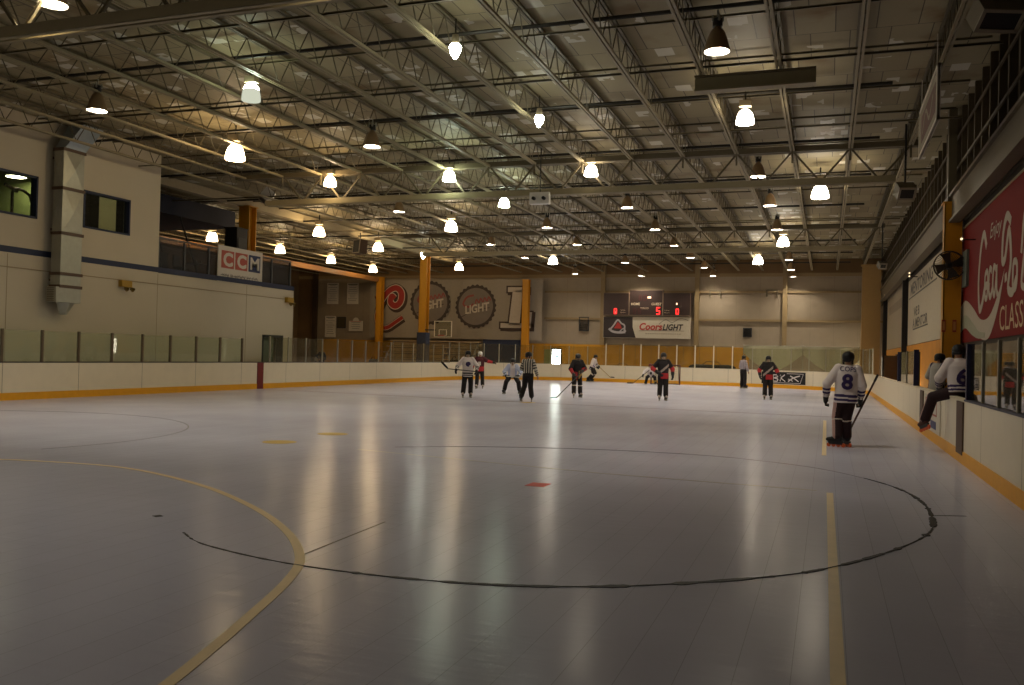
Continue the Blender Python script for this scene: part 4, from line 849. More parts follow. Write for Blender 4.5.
# basketball backboard on the padded column
p = V(-26.3, 57.2, 0)
t = thing('basketball_backboard', 'basketball backboard with red rim beside the padded yellow column', 'backboard', (-26.3, 57.0, 3.0))
a = at(434, 337, Y=57.0); b = at(452, 321, Y=57.0); f = MB()
for e in ((a.x, b.x, a.z, a.z+.05), (a.x, b.x, b.z-.05, b.z), (a.x, a.x+.05, a.z, b.z), (b.x-.05, b.x, a.z, b.z)): f.box(e[0], e[1], 56.97, 57.03, e[2], e[3])
cxb = (a.x+b.x)/2
for e in ((cxb-.3, cxb+.3, a.z+.1, a.z+.14), (cxb-.3, cxb+.3, a.z+.5, a.z+.54), (cxb-.3, cxb-.26, a.z+.1, a.z+.5), (cxb+.26, cxb+.3, a.z+.1, a.z+.5)): f.box(e[0], e[1], 56.96, 56.99, e[2], e[3])
f.build('backboard_frame', M_capw, t); MB().box(a.x+.05, b.x-.05, 56.99, 57.01, a.z+.05, b.z-.05).build('backboard_pane', M_fglass, t)
MB().tube([V(cxb+.23*math.cos(2*PI*k/20), 56.7+.23*math.sin(2*PI*k/20), a.z+.12) for k in range(21)], .018, 6).build('rim', M_red, t)
MB().bar((-27.2, 57.3, a.z+.5), (a.x+.1, 57.03, a.z+.5), .08, .08).build('support_arm', M_dark, t)

# ------------------------------------------------------------------ ceiling lamps (each hangs from a pipe)
M_shade = mat('spun_aluminium', (146, 120, 88), .4, .2); M_bal = mat('ballast_tan', (150, 136, 108), .5)
E_LENS = emit('lamp_lens', (255, 246, 228), 205); E_DOME = emit('lamp_dome_glow', (255, 240, 214), 15); E_WARM = emit('lamp_dome_warm', (255, 222, 172), 17)
E_COOL = emit('lamp_dome_cool', (236, 255, 226), 20); E_SPOT = emit('lamp_bulb_bright', (248, 255, 236), 34)
M_shin = mat('white_reflector', (238, 232, 220), .5, var=.02)
def lamp_R():
    t = thing('ceiling_lamp', '-', 'lamp', (0, 0, 0))
    MB().lathe([(.055, .52), (.07, .47), (.10, .45), (.15, .38), (.20, .24), (.245, .07), (.26, 0)], (0, 0, 0), 24).lathe([(.26, 0), (.25, 0), (.235, .07), (.19, .22), (.12, .34), (.0005, .36)], (0, 0, 0), 24, 1).build('lamp_shade', [M_shade, M_shin], t, True, True, False)
    MB().lathe([(.0005, .17), (.19, .17)], (0, 0, 0), 24).build('lens', E_LENS, t, True, False, False)
    MB().cyl((0, 0, .5), (0, 0, .66), .10, .09, 12).build('ballast', M_dark, t, True)
    h = MB().cyl((0, 0, .66), (0, 0, .84), .02)
    for k in range(4): a = PI/2*k+.4; h.capsule((.10*math.cos(a), .10*math.sin(a), .62), (.10*math.cos(a), .10*math.sin(a), .72), .028, .02, 8)
    h.build('hanger', M_galv, t, True); return t
def lamp_G(em):
    t = thing('ceiling_lamp', '-', 'lamp', (0, 0, 0))
    MB().lathe([(.05, .38), (.11, .355), (.165, .29), (.205, .19), (.228, .08), (.235, .02), (.225, 0), (.0005, .02)], (0, 0, 0), 24).build('glass_dome', em, t, True, True, False)
    MB().box(-.15, .15, -.1, .1, .45, .60).build('ballast', M_bal, t, True)
    MB().cyl((0, 0, .6), (0, 0, .84), .02).build('hanger', M_pipe, t, True); return t
def lamp_D():
    t = thing('ceiling_lamp', '-', 'lamp', (0, 0, 0))
    MB().lathe([(.11, .40), (.16, .36), (.20, .27)], (0, 0, 0), 24).build('glass_dome', E_COOL, t, True, True, False)
    MB().lathe([(.20, .27), (.225, .14), (.235, .02), (.225, 0), (.0005, .02)], (0, 0, 0), 24).build('glass_skirt', emit('frosted_skirt_glow', (205, 208, 186), .42), t, True, True, False)
    MB().box(-.15, .15, -.1, .1, .45, .60).build('ballast', M_bal, t, True); MB().cyl((0, 0, .6), (0, 0, .84), .02).build('hanger', M_pipe, t, True); return t
def lamp_S():
    t = thing('ceiling_lamp', '-', 'lamp', (0, 0, 0))
    MB().lathe([(.10, .30), (.13, .24), (.10, .12), (.03, 0), (.0005, 0)], (0, 0, 0), 16).build('bulb', E_SPOT, t, True, True, False)
    MB().cyl((0, 0, .3), (0, 0, .5), .09, .07, 12).build('socket', M_bal, t, True); MB().cyl((0, 0, .5), (0, 0, .84), .015).build('hanger', M_pipe, t, True); return t
LAMPS = [("R",53,5),("R",97,111),("D",251,101),("W",235,160),("W",330,186),("R",372,147),("C",449,181),("S",455,59),("S",539,127),("R",717,52),("G",745,124),("G",591,176),("R",758,177),("G",820,198),("R",627,208),("R",770,206),("R",777,230),("G",783,246),("G",451,231),("C",504,207),("R",399,212),("R",547,228),("R",577,245),("R",655,230),("R",674,246),("R",491,245),("W",319,236),("W",378,251),("W",373,272),("W",331,263),("S",423,259),("W",459,270),("R",525,258),("G",553,264),("R",575,274),("R",625,263),("R",641,276),("R",690,258),("R",704,268),("G",758,264),("R",789,260),("R",791,270),("R",793,277),("R",713,276),("W",212,241),("W",280,253)]
rows = {}
ROWX = [-2.2, -7.75, -12.9, -17.9, -25.5, -33]
RN = ['row nearest the right wall', 'second row from the right', 'third row from the right', 'fourth row from the right', 'fifth row from the right', 'lobby row at far left']
ORD = 'first second third fourth fifth sixth seventh eighth ninth tenth eleventh twelfth thirteenth'.split()
for ty, x, y in LAMPS:
    p = at(x, y, Z=7.9); p = p if p.y < 65.3 else at(x, y, Y=65.3); k = min(range(6), key=lambda i: abs(ROWX[i]-p.x)); rows.setdefault(k, []).append((p.y, ty, p))
proto = dict(R=lamp_R(), G=lamp_G(E_DOME), W=lamp_G(E_WARM), C=lamp_G(E_COOL), S=lamp_S(), D=lamp_D()); used = set()
KIND = dict(R='metal bell lamp', G='glowing glass dome lamp', W='warm glowing dome lamp', C='cool white dome lamp', S='bright bare bulb lamp', D='half lit dome lamp')
for k, L in rows.items():
    for i, (yy, ty, p) in enumerate(sorted(L, key=lambda q: q[0])):
        o = proto[ty] if ty not in used else copy_tree(proto[ty]); used.add(ty); o.location = p; sl = 1.35 if (ty != 'R' and p.y > 38) or (ty == 'W' and p.y < 25) or abs(p.x+.36) < .2 else 1.; o.scale = (sl, sl, sl)
        o['label'] = '%s hanging %s from the camera in the %s' % (KIND[ty], ORD[i], RN[k]); o['group'] = 'hanging ceiling lamps'
# lamps of the same grid above and behind the camera (out of frame)
for x in (-7.7, -12.9, -17.9):
    for y in (1.0, 6.5, 12.1):
        if (x, y) == (-12.9, 12.1): continue
        l = bpy.data.lights.new('overhead_lamp', 'AREA'); l.shape = 'DISK'; l.size = .54; l.energy = 38*PI*.26**2*PI*.55; l.color = lin((255, 246, 228))
        o = bpy.data.objects.new('overhead_lamp', l); COL.objects.link(o); o.location = (x, y, 7.9)

# ------------------------------------------------------------------ people
M_skin = mat('skin', (176, 132, 104), .55, var=.04); M_eye = mat('eyes_dark', (40, 30, 26), .4); M_lip = mat('lips', (132, 82, 72), .5)
def remesh(mb, name, voxel, smooth=4):
    me = mb.mesh(name, [M_skin]); bm = bmesh.new(); bm.from_mesh(me); bmesh.ops.recalc_face_normals(bm, faces=bm.faces); bm.to_mesh(me); bm.free()
    o = bpy.data.objects.new(name, me); COL.objects.link(o)
    r = o.modifiers.new('r', 'REMESH'); r.mode = 'VOXEL'; r.voxel_size = voxel
    s = o.modifiers.new('s', 'SMOOTH'); s.factor = .5; s.iterations = smooth
    dg = bpy.context.evaluated_depsgraph_get(); dg.update()
    m2 = bpy.data.meshes.new_from_object(o.evaluated_get(dg)); bpy.data.objects.remove(o); bpy.data.meshes.remove(me)
    m2.name = name; m2.polygons.foreach_set('use_smooth', [True]*len(m2.polygons))
    return m2
def segd(p, a, b):
    d = b-a; t = max(0, min(1, (p-a).dot(d)/max(d.length_squared, 1e-9))); return (p-a-d*t).length, t
def put(me, name, mats, parent, fn=None):
    me.materials.clear()
    for q in (mats if isinstance(mats, (list, tuple)) else [mats]): me.materials.append(q)
    if fn: me.polygons.foreach_set('material_index', [fn(Vector(p.center)) for p in me.polygons])
    else: me.polygons.foreach_set('material_index', [0]*len(me.polygons))
    o = bpy.data.objects.new(name, me); COL.objects.link(o); o.parent = parent
    return o
BASE = dict(pel=(0, 0, 1.0), shL=(-.195, .0, 1.505), shR=(.195, .0, 1.505), elL=(-.27, -.02, 1.2), elR=(.27, -.02, 1.2), wrL=(-.28, .08, .96), wrR=(.28, .08, .96),
            hipL=(-.1, 0, .98), hipR=(.1, 0, .98), knL=(-.13, .04, .57), knR=(.13, .04, .57), anL=(-.15, 0, .19), anR=(.15, 0, .19), hed=(0, .035, 1.70))
def person(label, loc, heading, S, J=None, lean=0., side=0., headyaw=0., headtilt=0., footyaw=(0.2, -.2), footpitch=(0, 0), outfit=None, vox=.014, number=None, name_='person', handdir=(None, None)):
    o_ = dict(jersey=None, jfn=None, pants=None, pfn=None, helmet=M_black, cage=False, gloves=M_black, skates=True, boot=M_black, wheel=None, hem=.80, sleeves=True, jw=1., shin=None, hair=None)
    o_.update(outfit or {})
    t = thing(name_, label, 'person', loc, heading)
    q = {k: Vector(v) for k, v in BASE.items()}
    pel = Vector((J or {}).get('pel', BASE['pel'])); R = Matrix.Rotation(-lean, 3, 'X') @ Matrix.Rotation(side, 3, 'Y')
    shift = pel-q['pel']
    for k in ('shL', 'shR', 'hed', 'elL', 'elR', 'wrL', 'wrR'): q[k] = pel+R @ (q[k]-V(0, 0, 1.0))
    for k in ('hipL', 'hipR'): q[k] = q[k]+shift
    for k, v in (J or {}).items(): q[k] = Vector(v)
    q['hed'] = q['hed'] if (J and 'hed' in J) else q['hed']
    q = {k: v*S for k, v in q.items()}
    mid = (q['shL']+q['shR'])/2; pel = q['pel']; ax = (mid-pel).normalized()
    rv = (q['shR']-q['shL']).normalized(); fv = ax.cross(rv).normalized()*1.0
    if fv.y < 0 and abs(fv.y) > .3: fv = -fv
    hr = (q['hipR']-q['hipL']).normalized()
    L = (mid-pel).length
    Rh = Matrix.Rotation(headyaw, 3, 'Z') @ Matrix.Rotation(-headtilt, 3, 'X'); hd = q['hed']; H = lambda x, y, z: hd+Rh @ (V(x, y, z)*S)
    def torso(mb, k, z0, z1, prof, n=20):
        rs = []
        for tt, rx, ry in prof:
            rr = (hr*(1-max(0, min(1, tt)))+rv*max(0, min(1, tt))).normalized(); c = pel+ax*(L*tt); rs.append((c, rr*(rx*S*k), fv*(ry*S*k)))
        mb.rings(rs, n, pw=.85)
    # --- body: one continuous surface
    b = MB()
    torso(b, 1, 0, 1, [(-.16, .10, .08), (-.05, .165, .115), (.1, .16, .11), (.35, .14, .10), (.65, .165, .115), (.9, .17, .10), (1.02, .12, .08), (1.12, .06, .06)])
    b.capsule(mid-ax*.02*S, hd-V(0, 0, .06)*S, .06*S, .055*S)
    b.ell(H(0, -.01, .025), .078*S, .098*S, .105*S, R=Rh); b.ell(H(0, .025, -.055), .056*S, .066*S, .066*S, R=Rh)
    b.capsule(H(0, .085, .02), H(0, .108, -.02), .014*S, .018*S, 8)
    for s in (-1, 1): b.ell(H(.078*s, -.01, -.005), .012*S, .022*S, .032*S, R=Rh)
    for s in 'LR':
        b.capsule(q['sh'+s], q['el'+s], .062*S, .046*S); b.capsule(q['el'+s], q['wr'+s], .045*S, .031*S)
        b.capsule(q['hip'+s], q['kn'+s], .092*S, .062*S); b.capsule(q['kn'+s], q['an'+s], .060*S, .042*S)
        b.capsule(q['sh'+s], mid+(q['sh'+s]-mid)*.3, .064*S, .07*S)
    hands = []
    for i, s in enumerate('LR'):
        w = q['wr'+s]; d = (w-q['el'+s]).normalized() if handdir[i] is None else Vector(handdir[i]).normalized()
        sd = -1 if s == 'L' else 1
        inn = V(-sd, 0, 0)-d*d.dot(V(-sd, 0, 0)); inn = inn.normalized() if inn.length > .2 else V(0, 0, 1); th = d.cross(inn).normalized()
        if th.y < 0: th = -th
        hands.append((w, d, inn, th))
        b.capsule(w, w+d*.085*S, .030*S, .036*S)
        for k in range(4):
            o = w+d*.09*S+th*((k-1.5)*-.019*S); m1 = o+d*.042*S+inn*.008*S; m2 = m1+d*.018*S+inn*.032*S
            b.capsule(o, m1, .0095*S, .009*S, 6); b.capsule(m1, m2, .009*S, .008*S, 6)
        o = w+d*.03*S+th*.03*S; b.capsule(o, o+th*.03*S+d*.03*S+inn*.01*S, .012*S, .010*S, 6); b.capsule(o+th*.03*S+d*.03*S+inn*.01*S, o+th*.03*S+d*.06*S+inn*.025*S, .010*S, .009*S, 6)
    FD = {}
    for i, s in enumerate('LR'):
        fd = Matrix.Rotation(footyaw[i], 3, 'Z') @ (Matrix.Rotation(footpitch[i], 3, 'X') @ V(0, 1, 0)); fu = Matrix.Rotation(footyaw[i], 3, 'Z') @ (Matrix.Rotation(footpitch[i], 3, 'X') @ V(0, 0, 1))
        FD[s] = (fd, fu, fd.cross(fu)); a = q['an'+s]; b.capsule(a-fu*.05*S-fd*.03*S, a-fu*.06*S+fd*.15*S, .038*S, .03*S)
    me = remesh(b, 'body', vox*S*.9, 3)
    eyes = [H(s*.032, .088, .018) for s in (-1, 1)]; mouth = H(0, .09, -.06)
    def bf(p):
        if any((p-e).length < .016*S for e in eyes): return 1
        l = p-mouth; return 2 if abs(l.z) < .010*S and l.length < .028*S else 0
    put(me, 'body', [M_skin, M_eye, M_lip], t, bf)
    # --- jersey
    if o_['jersey']:
        j = MB(); k = o_['jw']; hem = o_['hem']; th_ = (hem*S-pel.z)/(L*max(.35, ax.z)) if 'hemt' not in o_ else o_['hemt']
        torso(j, k, 0, 1, [(th_, .215, .155), (th_+.06, .215, .155), (.2, .205, .15), (.55, .215, .16), (.85, .225, .16), (1.0, .185, .135), (1.1, .115, .10), (1.17, .085, .085)], 24)
        for s in 'LR':
            j.capsule(q['sh'+s]-(q['sh'+s]-mid)*.15, q['el'+s], .106*S*k, .092*S*k, 14)
            if o_['sleeves']: d = q['wr'+s]-q['el'+s]; j.capsule(q['el'+s], q['el'+s]+d*.82, .092*S*k, .070*S*k, 14)
        me = remesh(j, 'jersey', vox*S, 3)
        def info(p):
            best = None
            for s in 'LR':
                for i, (a, c) in enumerate((('sh', 'el'), ('el', 'wr'))):
                    dd, tt = segd(p, q[a+s], q[c+s])
                    if best is None or dd < best[0]: best = (dd, i+tt, s)
            u = (p-pel).dot(rv)/S; v = (p-pel).dot(fv)/S; w = (p-pel).dot(ax)/L
            arm = best[0] < .105*S*k and (best[1] > .45 or abs(u) > .2)
            return arm, best[1], best[2], u, v, w, (w-th_)/(1-th_)
        jf = o_['jfn']
        put(me, 'jersey', o_['jersey'], t, (lambda p: jf(*info(p))) if jf else None)
        if number:
            bv = BVHTree.FromPolygons([v.co for v in me.vertices], [tuple(pp.vertices) for pp in me.polygons])
            for txt, w_, h_, fit_ in number:
                c = pel+ax*(L*w_)-fv*.5*S; n = MB(); U = rv; W = ax; n.text(txt, c, U, W, h_*S, 0, 0, fit=fit_*S, sx=1, bold=.035 if len(txt) == 1 else .01)
                # subdivide through a fine grid of triangles, then press on to the back
                mm = n.mesh('n', [M_ink]); bm = bmesh.new(); bm.from_mesh(mm); bmesh.ops.triangulate(bm, faces=bm.faces); bmesh.ops.subdivide_edges(bm, edges=bm.edges, cuts=2, use_grid_fill=True)
                for v in bm.verts:
                    hit = bv.ray_cast(v.co, fv)
                    v.co = (hit[0]-fv*.012*S) if hit[0] else v.co+fv*.33*S
                bm.to_mesh(mm); bm.free(); put(mm, 'number' if len(txt) == 1 else 'name_lettering', o_.get('numcol', M_ink), t)
        if o_.get('logo'):
            bv = BVHTree.FromPolygons([v.co for v in me.vertices], [tuple(pp.vertices) for pp in me.polygons]); c = pel+ax*(L*.62)+fv*.5*S; n = MB(); pts = o_['logo']
            vs = []
            for x, z in pts:
                h = bv.ray_cast(c+rv*(-x*S)+ax*(z*S), -fv); vs.append((h[0]+fv*.015*S) if h[0] else c-fv*.3*S)
            cc_ = sum(vs, V(0, 0, 0))/len(vs); n.add(vs+[cc_+fv*.012*S], [(i, (i+1) % len(vs), len(vs)) for i in range(len(vs))]); n.build('crest', o_['logocol'], t, True, fix=False)
    # --- trousers
    if o_['pants']:
        j = MB(); torso(j, 1, 0, 1, [(-.2, .12, .1), (-.12, .18, .14), (.0, .185, .14), (.14, .175, .13), (.22, .165, .12)])
        for s in 'LR':
            j.capsule(q['hip'+s]*.97+pel*.03, q['kn'+s], .125*S, .105*S, 14); d = q['an'+s]-q['kn'+s]; j.capsule(q['kn'+s], q['kn'+s]+d*.9, .105*S, .10*S, 14)
        me = remesh(j, 'trousers', vox*S, 3)
        def pinfo(p):
            best = None
            for s in 'LR':
                for i, (a, c) in enumerate((('hip', 'kn'), ('kn', 'an'))):
                    dd, tt = segd(p, q[a+s], q[c+s])
                    if best is None or dd < best[0]: best = (dd, i+tt, s)
            cl = q['hip'+best[2]]+(q['kn'+best[2]]-q['hip'+best[2]])*best[1] if best[1] <= 1 else q['kn'+best[2]]+(q['an'+best[2]]-q['kn'+best[2]])*(best[1]-1)
            return best[1], best[2], (p-cl).dot(hr)/S, (p-cl).dot(fv)/S
        pf_ = o_['pfn']; put(me, 'trousers', o_['pants'], t, (lambda p: pf_(*pinfo(p))) if pf_ else None)
    # --- helmet or hair
    if o_['helmet']:
        h = MB(); prof = [(-.015, .104, .13), (.03, .114, .14), (.08, .112, .138), (.118, .094, .118), (.145, .058, .078), (.156, .02, .03)]
        h.rings([(H(0, -.008, z), Rh @ V(rx*S, 0, 0), Rh @ V(0, ry*S, 0)) for z, rx, ry in prof], 20)
        for s in (-1, 1): h.capsule(H(.088*s, -.03, .0), H(.086*s, -.015, -.075), .026*S, .022*S, 8)
        h.capsule(H(-.05, -.105, -.02), H(.05, -.105, -.02), .034*S, .034*S, 8)
        for x in (-.04, .04): h.bar(H(x, -.1, .115), H(x, .09, .118), .018*S, .03*S)
        ho = h.build('helmet', o_['helmet'], t, True, True)
        if o_['cage']:
            c = MB()
            for z in (-.10, -.07, -.04, -.01): c.tube([H(.092*math.sin(a), .0+.125*math.cos(a), z) for a in [(-1.2+.4*i) for i in range(7)]], .004*S, 4)
            for a in (-.9, -.45, 0, .45, .9): c.tube([H(.092*math.sin(a), .125*math.cos(a), z) for z in (-.11, -.05, .02)], .004*S, 4)
            c.build('face_cage', M_alu, ho, True)
    if o_['hair']:
        h = MB(); h.rings([(H(0, -.02, z), Rh @ V(rx*S, 0, 0), Rh @ V(0, ry*S, 0)) for z, rx, ry in [(-.05, .07, .085), (.0, .086, .1), (.06, .09, .105), (.11, .065, .085), (.136, .02, .03)]], 16); h.build('hair', o_['hair'], t, True, True)
    # --- gloves
    if o_['gloves']:
        for i, s in enumerate('LR'):
            w, d, inn, th = hands[i]; g = MB(); out = -inn
            g.rings([(w-d*.09*S, th*.068*S, inn*.062*S), (w-d*.03*S, th*.062*S, inn*.056*S), (w+d*.03*S, th*.058*S, inn*.05*S), (w+d*.09*S, th*.056*S, inn*.042*S), (w+d*.115*S, th*.045*S, inn*.03*S)], 14, pw=.8)
            for k in range(4):
                a = w+d*.10*S+th*((k-1.5)*-.028*S)+out*.008*S; m1 = a+d*.05*S+inn*.012*S; m2 = m1+d*.012*S+inn*.05*S
                g.capsule(a, m1, .018*S, .017*S, 8); g.capsule(m1, m2, .017*S, .015*S, 8)
            a = w+d*.03*S+th*.055*S; m1 = a+th*.022*S+d*.045*S+inn*.015*S; g.capsule(a, m1, .022*S, .019*S, 8); g.capsule(m1, m1+d*.03*S+inn*.03*S, .018*S, .016*S, 8)
            g.build('glove', o_['gloves'], t, True, True)
    # --- skates
    for s in 'LR':
        fd, fu, fr_ = FD[s]; a = q['an'+s]; base = a-fu*.19*S
        P = lambda x, y, z: base+fr_*(x*S)+fd*(y*S)+fu*(z*S)
        bt = MB()
        if o_['skates']:
            bt.rings([(P(0, -.085, .20), fr_*.045*S, fu*.05*S), (P(0, -.06, .185), fr_*.052*S, fu*.08*S), (P(0, .03, .165), fr_*.05*S, fu*.062*S), (P(0, .12, .15), fr_*.052*S, fu*.046*S), (P(0, .19, .143), fr_*.042*S, fu*.036*S), (P(0, .215, .14), fr_*.02*S, fu*.02*S)], 14)
            bt.rings([(P(0, -.01, .17), fr_*.055*S, fd*.07*S), (P(0, -.01, .27), fr_*.058*S, fd*.072*S), (P(0, -.005, .30), fr_*.054*S, fd*.066*S)], 14)
            so = bt.build('skate', o_['boot'], t, True, True)
            f = MB(); f.add([P(x, y, z) for x in (-.018, .018) for y, z in ((-.12, .115), (.19, .115), (.15, .05), (-.09, .05))], [(0, 1, 2, 3), (7, 6, 5, 4), (0, 4, 5, 1), (1, 5, 6, 2), (2, 6, 7, 3), (3, 7, 4, 0)]); f.build('wheel_frame', M_dark, so, True)
            for y in (-.11, -.02, .07, .16):
                MB().cyl(P(-.013, y, .04), P(.013, y, .04), .04*S, .04*S, 12).build('wheel', o_['wheel'] or M_alu, so, True)
        else:
            bt.rings([(P(0, -.07, .05), fr_*.03*S, fu*.035*S), (P(0, -.04, .06), fr_*.042*S, fu*.05*S), (P(0, .08, .045), fr_*.045*S, fu*.04*S), (P(0, .19, .03), fr_*.03*S, fu*.025*S)], 12); bt.build('shoe', o_['boot'], t, True, True)
    Mz = Matrix.Rotation(heading, 3, 'Z'); t['_s'] = S
    return lambda x, y, z: V(*loc)+Mz @ (V(x, y, z)*S)
def stick(label, A, B, bdir, colr, blade, bl=.31):
    A, B = Vector(A), Vector(B); t = thing('hockey_stick', label, 'hockey stick', (A+B)/2)
    s = MB(); s.bar(A, B, .022, .034); s.build('shaft', colr, t); g = MB(); d = (B-A).normalized(); g.bar(A-d*.005, A+d*.16, .027, .04); g.build('grip_tape', M_paper if colr is M_ylo else M_black, t)
    bd = Vector(bdir).normalized(); u = (-d-bd*(-d).dot(bd)).normalized(); n = bd.cross(u).normalized(); rs = []
    for k in range(7):
        f = k/6; c = B+bd*(bl*f)+u*.03+n*(.05*f*f); h = .034+.008*math.sin(PI*f)-(.012 if k == 6 else 0); rs.append((c, n*.008, u*h))
    b = MB(); b.rings(rs, 8, pw=.6); b.build('blade', blade, t, smooth=True)
    return t
def head_to(loc, target=(0, 0)):
    d = Vector((target[0]-loc[0], target[1]-loc[1])); return math.atan2(-d.x, d.y)

M_wj = mat('white_jersey', (214, 202, 196), .8, var=.04); M_pj = mat('dark_purple_trim', (52, 38, 82), .8); M_bj = mat('black_jersey', (36, 30, 30), .85); M_rj = mat('red_jersey', (172, 44, 46), .8)
M_gj = mat('grey_sash', (158, 144, 132), .8); M_bp = mat('black_trousers', (32, 27, 26), .85); M_mp = mat('maroon_black_trousers', (44, 26, 28), .85); M_lb = mat('pale_blue_jersey', (172, 176, 196), .8)
M_rw = mat('referee_white', (186, 178, 164), .8); M_sock = mat('white_sock_band', (196, 182, 166), .8); M_pk = mat('pale_side_stripe', (176, 140, 132), .8); M_org = mat('orange_wheel', (206, 92, 48), .5)
M_maroon = mat('maroon_jersey', (70, 26, 30), .85); M_ylo = mat('dull_gold', (160, 128, 60), .7)
def f_white(arm, s, sd, u, v, w, h):
    if arm: return 1 if (1.24 < s < 1.40 or 1.50 < s < 1.66) else 0
    return 1 if (.05 < h < .12 or .17 < h < .25) else 0
def f_black(arm, s, sd, u, v, w, h):
    if arm: return 1 if .75 < s < 1.5 else 0
    if abs((u+.03)+(h-.58)*.75) < .06 and v > 0 and h < .95: return 2
    return 1 if h < .32 and u < .10 else 0
def f_maroon(arm, s, sd, u, v, w, h):
    if arm: return 1 if s > .9 else 0
    if h < .38: return 1
    return 2 if abs(u-.02) < .07 and .45 < h < .75 and v > 0 else 0
def f_ref(arm, s, sd, u, v, w, h):
    if arm: return int(s*6.5) % 2
    return int((u+1)/.043) % 2
LOGO = [(-.10, -.02), (-.08, .07), (0, .10), (.08, .08), (.11, .0), (.06, -.04), (.03, -.10), (-.04, -.09)]
# 1 white jersey facing the camera, stick held across the waist
loc = at(467, 397.5, Z=0); w = person('player in white jersey with dark paw crest, stick held level, facing the camera', loc, head_to(loc)+.05, 1.03,
    dict(elL=(-.38, .0, 1.24), wrL=(-.34, .16, 1.06), elR=(.40, -.02, 1.24), wrR=(.46, .16, 1.08), anL=(-.13, 0, .19), anR=(.16, 0, .19)), outfit=dict(jersey=[M_wj, M_dark], jfn=f_white, pants=M_bp, cage=True, logo=LOGO, logocol=M_pj, boot=M_gj, hem=.82))
stick('dark hockey stick held level by the white jersey player with paw crest', w(-.55, .28, 1.02), w(.82, .22, 1.12), (w(1.0, .2, 1.3)-w(.82, .22, 1.12)), M_black, M_black, .38)
# 2 maroon jersey behind, white helmet, arm out
loc = at(479.5, 388.5, Z=0); person('player in maroon and red jersey with white helmet, arm stretched out', loc, head_to(loc)-.1, 1.03,
    dict(elL=(-.42, .06, 1.36), wrL=(-.66, .12, 1.32), elR=(.33, -.02, 1.22), wrR=(.36, .10, 1.02)), outfit=dict(jersey=[M_maroon, M_rj, M_paper], jfn=f_maroon, pants=M_bp, helmet=M_white, boot=M_gj, hem=.86))
# 3 crouched pale blue player
loc = at(512, 394, Z=0); w = person('crouching player in pale blue and white jersey, feet wide apart', loc, head_to(loc), 1.03,
    dict(pel=(0, -.16, .82), hipL=(-.12, -.14, .78), hipR=(.12, -.14, .78), knL=(-.27, .12, .52), knR=(.27, .12, .52), anL=(-.32, -.02, .19), anR=(.34, .0, .19), elL=(-.36, .18, .98), elR=(.36, .18, .98), wrL=(-.26, .36, .80), wrR=(.28, .36, .80), hed=(0, .28, 1.42)),
    lean=.62, headtilt=.1, footyaw=(.4, -.4), outfit=dict(jersey=[M_lb, M_dark, M_wj], jfn=lambda a, s, sd, u, v, w, h: 2 if (not a and v > 0 and abs(u) < .1) else (1 if a and 1.45 < s < 1.6 else 0), pants=M_bp, cage=True, hemt=-.05))
stick('pale hockey stick across the knees of the crouching player', w(.42, .47, .80), w(-.6, .5, .74), (w(-1, .5, .70)-w(-.6, .5, .74)), M_paper, M_black)
# 4 referee from behind
loc = at(527.5, 401.5, Z=0); person('referee in black and white striped shirt seen from behind near centre spot', loc, head_to(loc)+PI-.25, 1.03,
    dict(knL=(-.15, .08, .57), anL=(-.23, -.06, .19), knR=(.1, .0, .57), anR=(.15, .02, .19), elR=(.29, -.04, 1.2), wrR=(.34, .05, .96), elL=(-.29, .1, 1.22), wrL=(-.16, .26, 1.12)),
    headyaw=-.7, footyaw=(.5, .3), outfit=dict(jersey=[M_rw, M_black], jfn=f_ref, pants=M_bp, gloves=None, sleeves=True, jw=.86, hem=.93), vox=.010)
# 5 dark jersey with stick on the floor
loc = at(576.5, 397.5, Z=0); w = person('player in black, red and gold jersey with long stick on the floor', loc, head_to(loc)+.25, 1.03,
    dict(elL=(-.33, .05, 1.22), wrL=(-.16, .28, 1.12), elR=(.32, .12, 1.2), wrR=(.24, .34, .98), anL=(-.16, -.02, .19), anR=(.14, .06, .19)), lean=.12, headtilt=.25, headyaw=.2,
    outfit=dict(jersey=[M_bj, M_rj, M_ylo], jfn=lambda a, s, sd, u, v, w, h: ((1 if s > 1.1 else 0) if a else (2 if u < -.03 and h < .5 and v > 0 else (1 if h < .42 and u > .02 else 0))), pants=[M_bp, M_sock], pfn=lambda s, sd, u, v: 1 if 1.08 < s < 1.2 else 0, helmet=M_dark, gloves=M_dark, boot=M_gj, cage=True))
pk = at(556.5, 397.5, Z=.06); hd_ = w(-.17, .34, 1.13)
stick('long hockey stick with teal blade reaching to the floor near centre', hd_+(hd_-pk).normalized()*.28, pk, V(-1, .25, 0), M_dark, mat('teal_blade', (40, 110, 112), .5), .34)
# 6 white jersey leaning, far end
loc = at(596.5, 381.5, Z=0); loc = V(loc.x, 60.6, 0); w = person('small leaning player in white jersey at the end boards left of the goal', loc, head_to(loc)+1.2, 1.06,
    dict(knL=(-.1, .2, .6), anL=(-.14, -.1, .19), knR=(.1, .14, .58), anR=(.16, -.22, .19), elL=(-.3, .2, 1.2), wrL=(-.12, .42, 1.05), elR=(.32, .12, 1.15), wrR=(.2, .42, .98)), lean=.3, outfit=dict(jersey=[M_wj, M_pj], jfn=f_white, pants=[M_bp, M_sock], pfn=lambda s, sd, u, v: 1 if 1.1 < s < 1.25 else 0))
stick('hockey stick of the leaning player at the end boards', w(-.1, .3, 1.15), w(.12, 1.35, .35), w(.1, 1.8, .3)-w(.12, 1.35, .35), M_ylo, M_black)
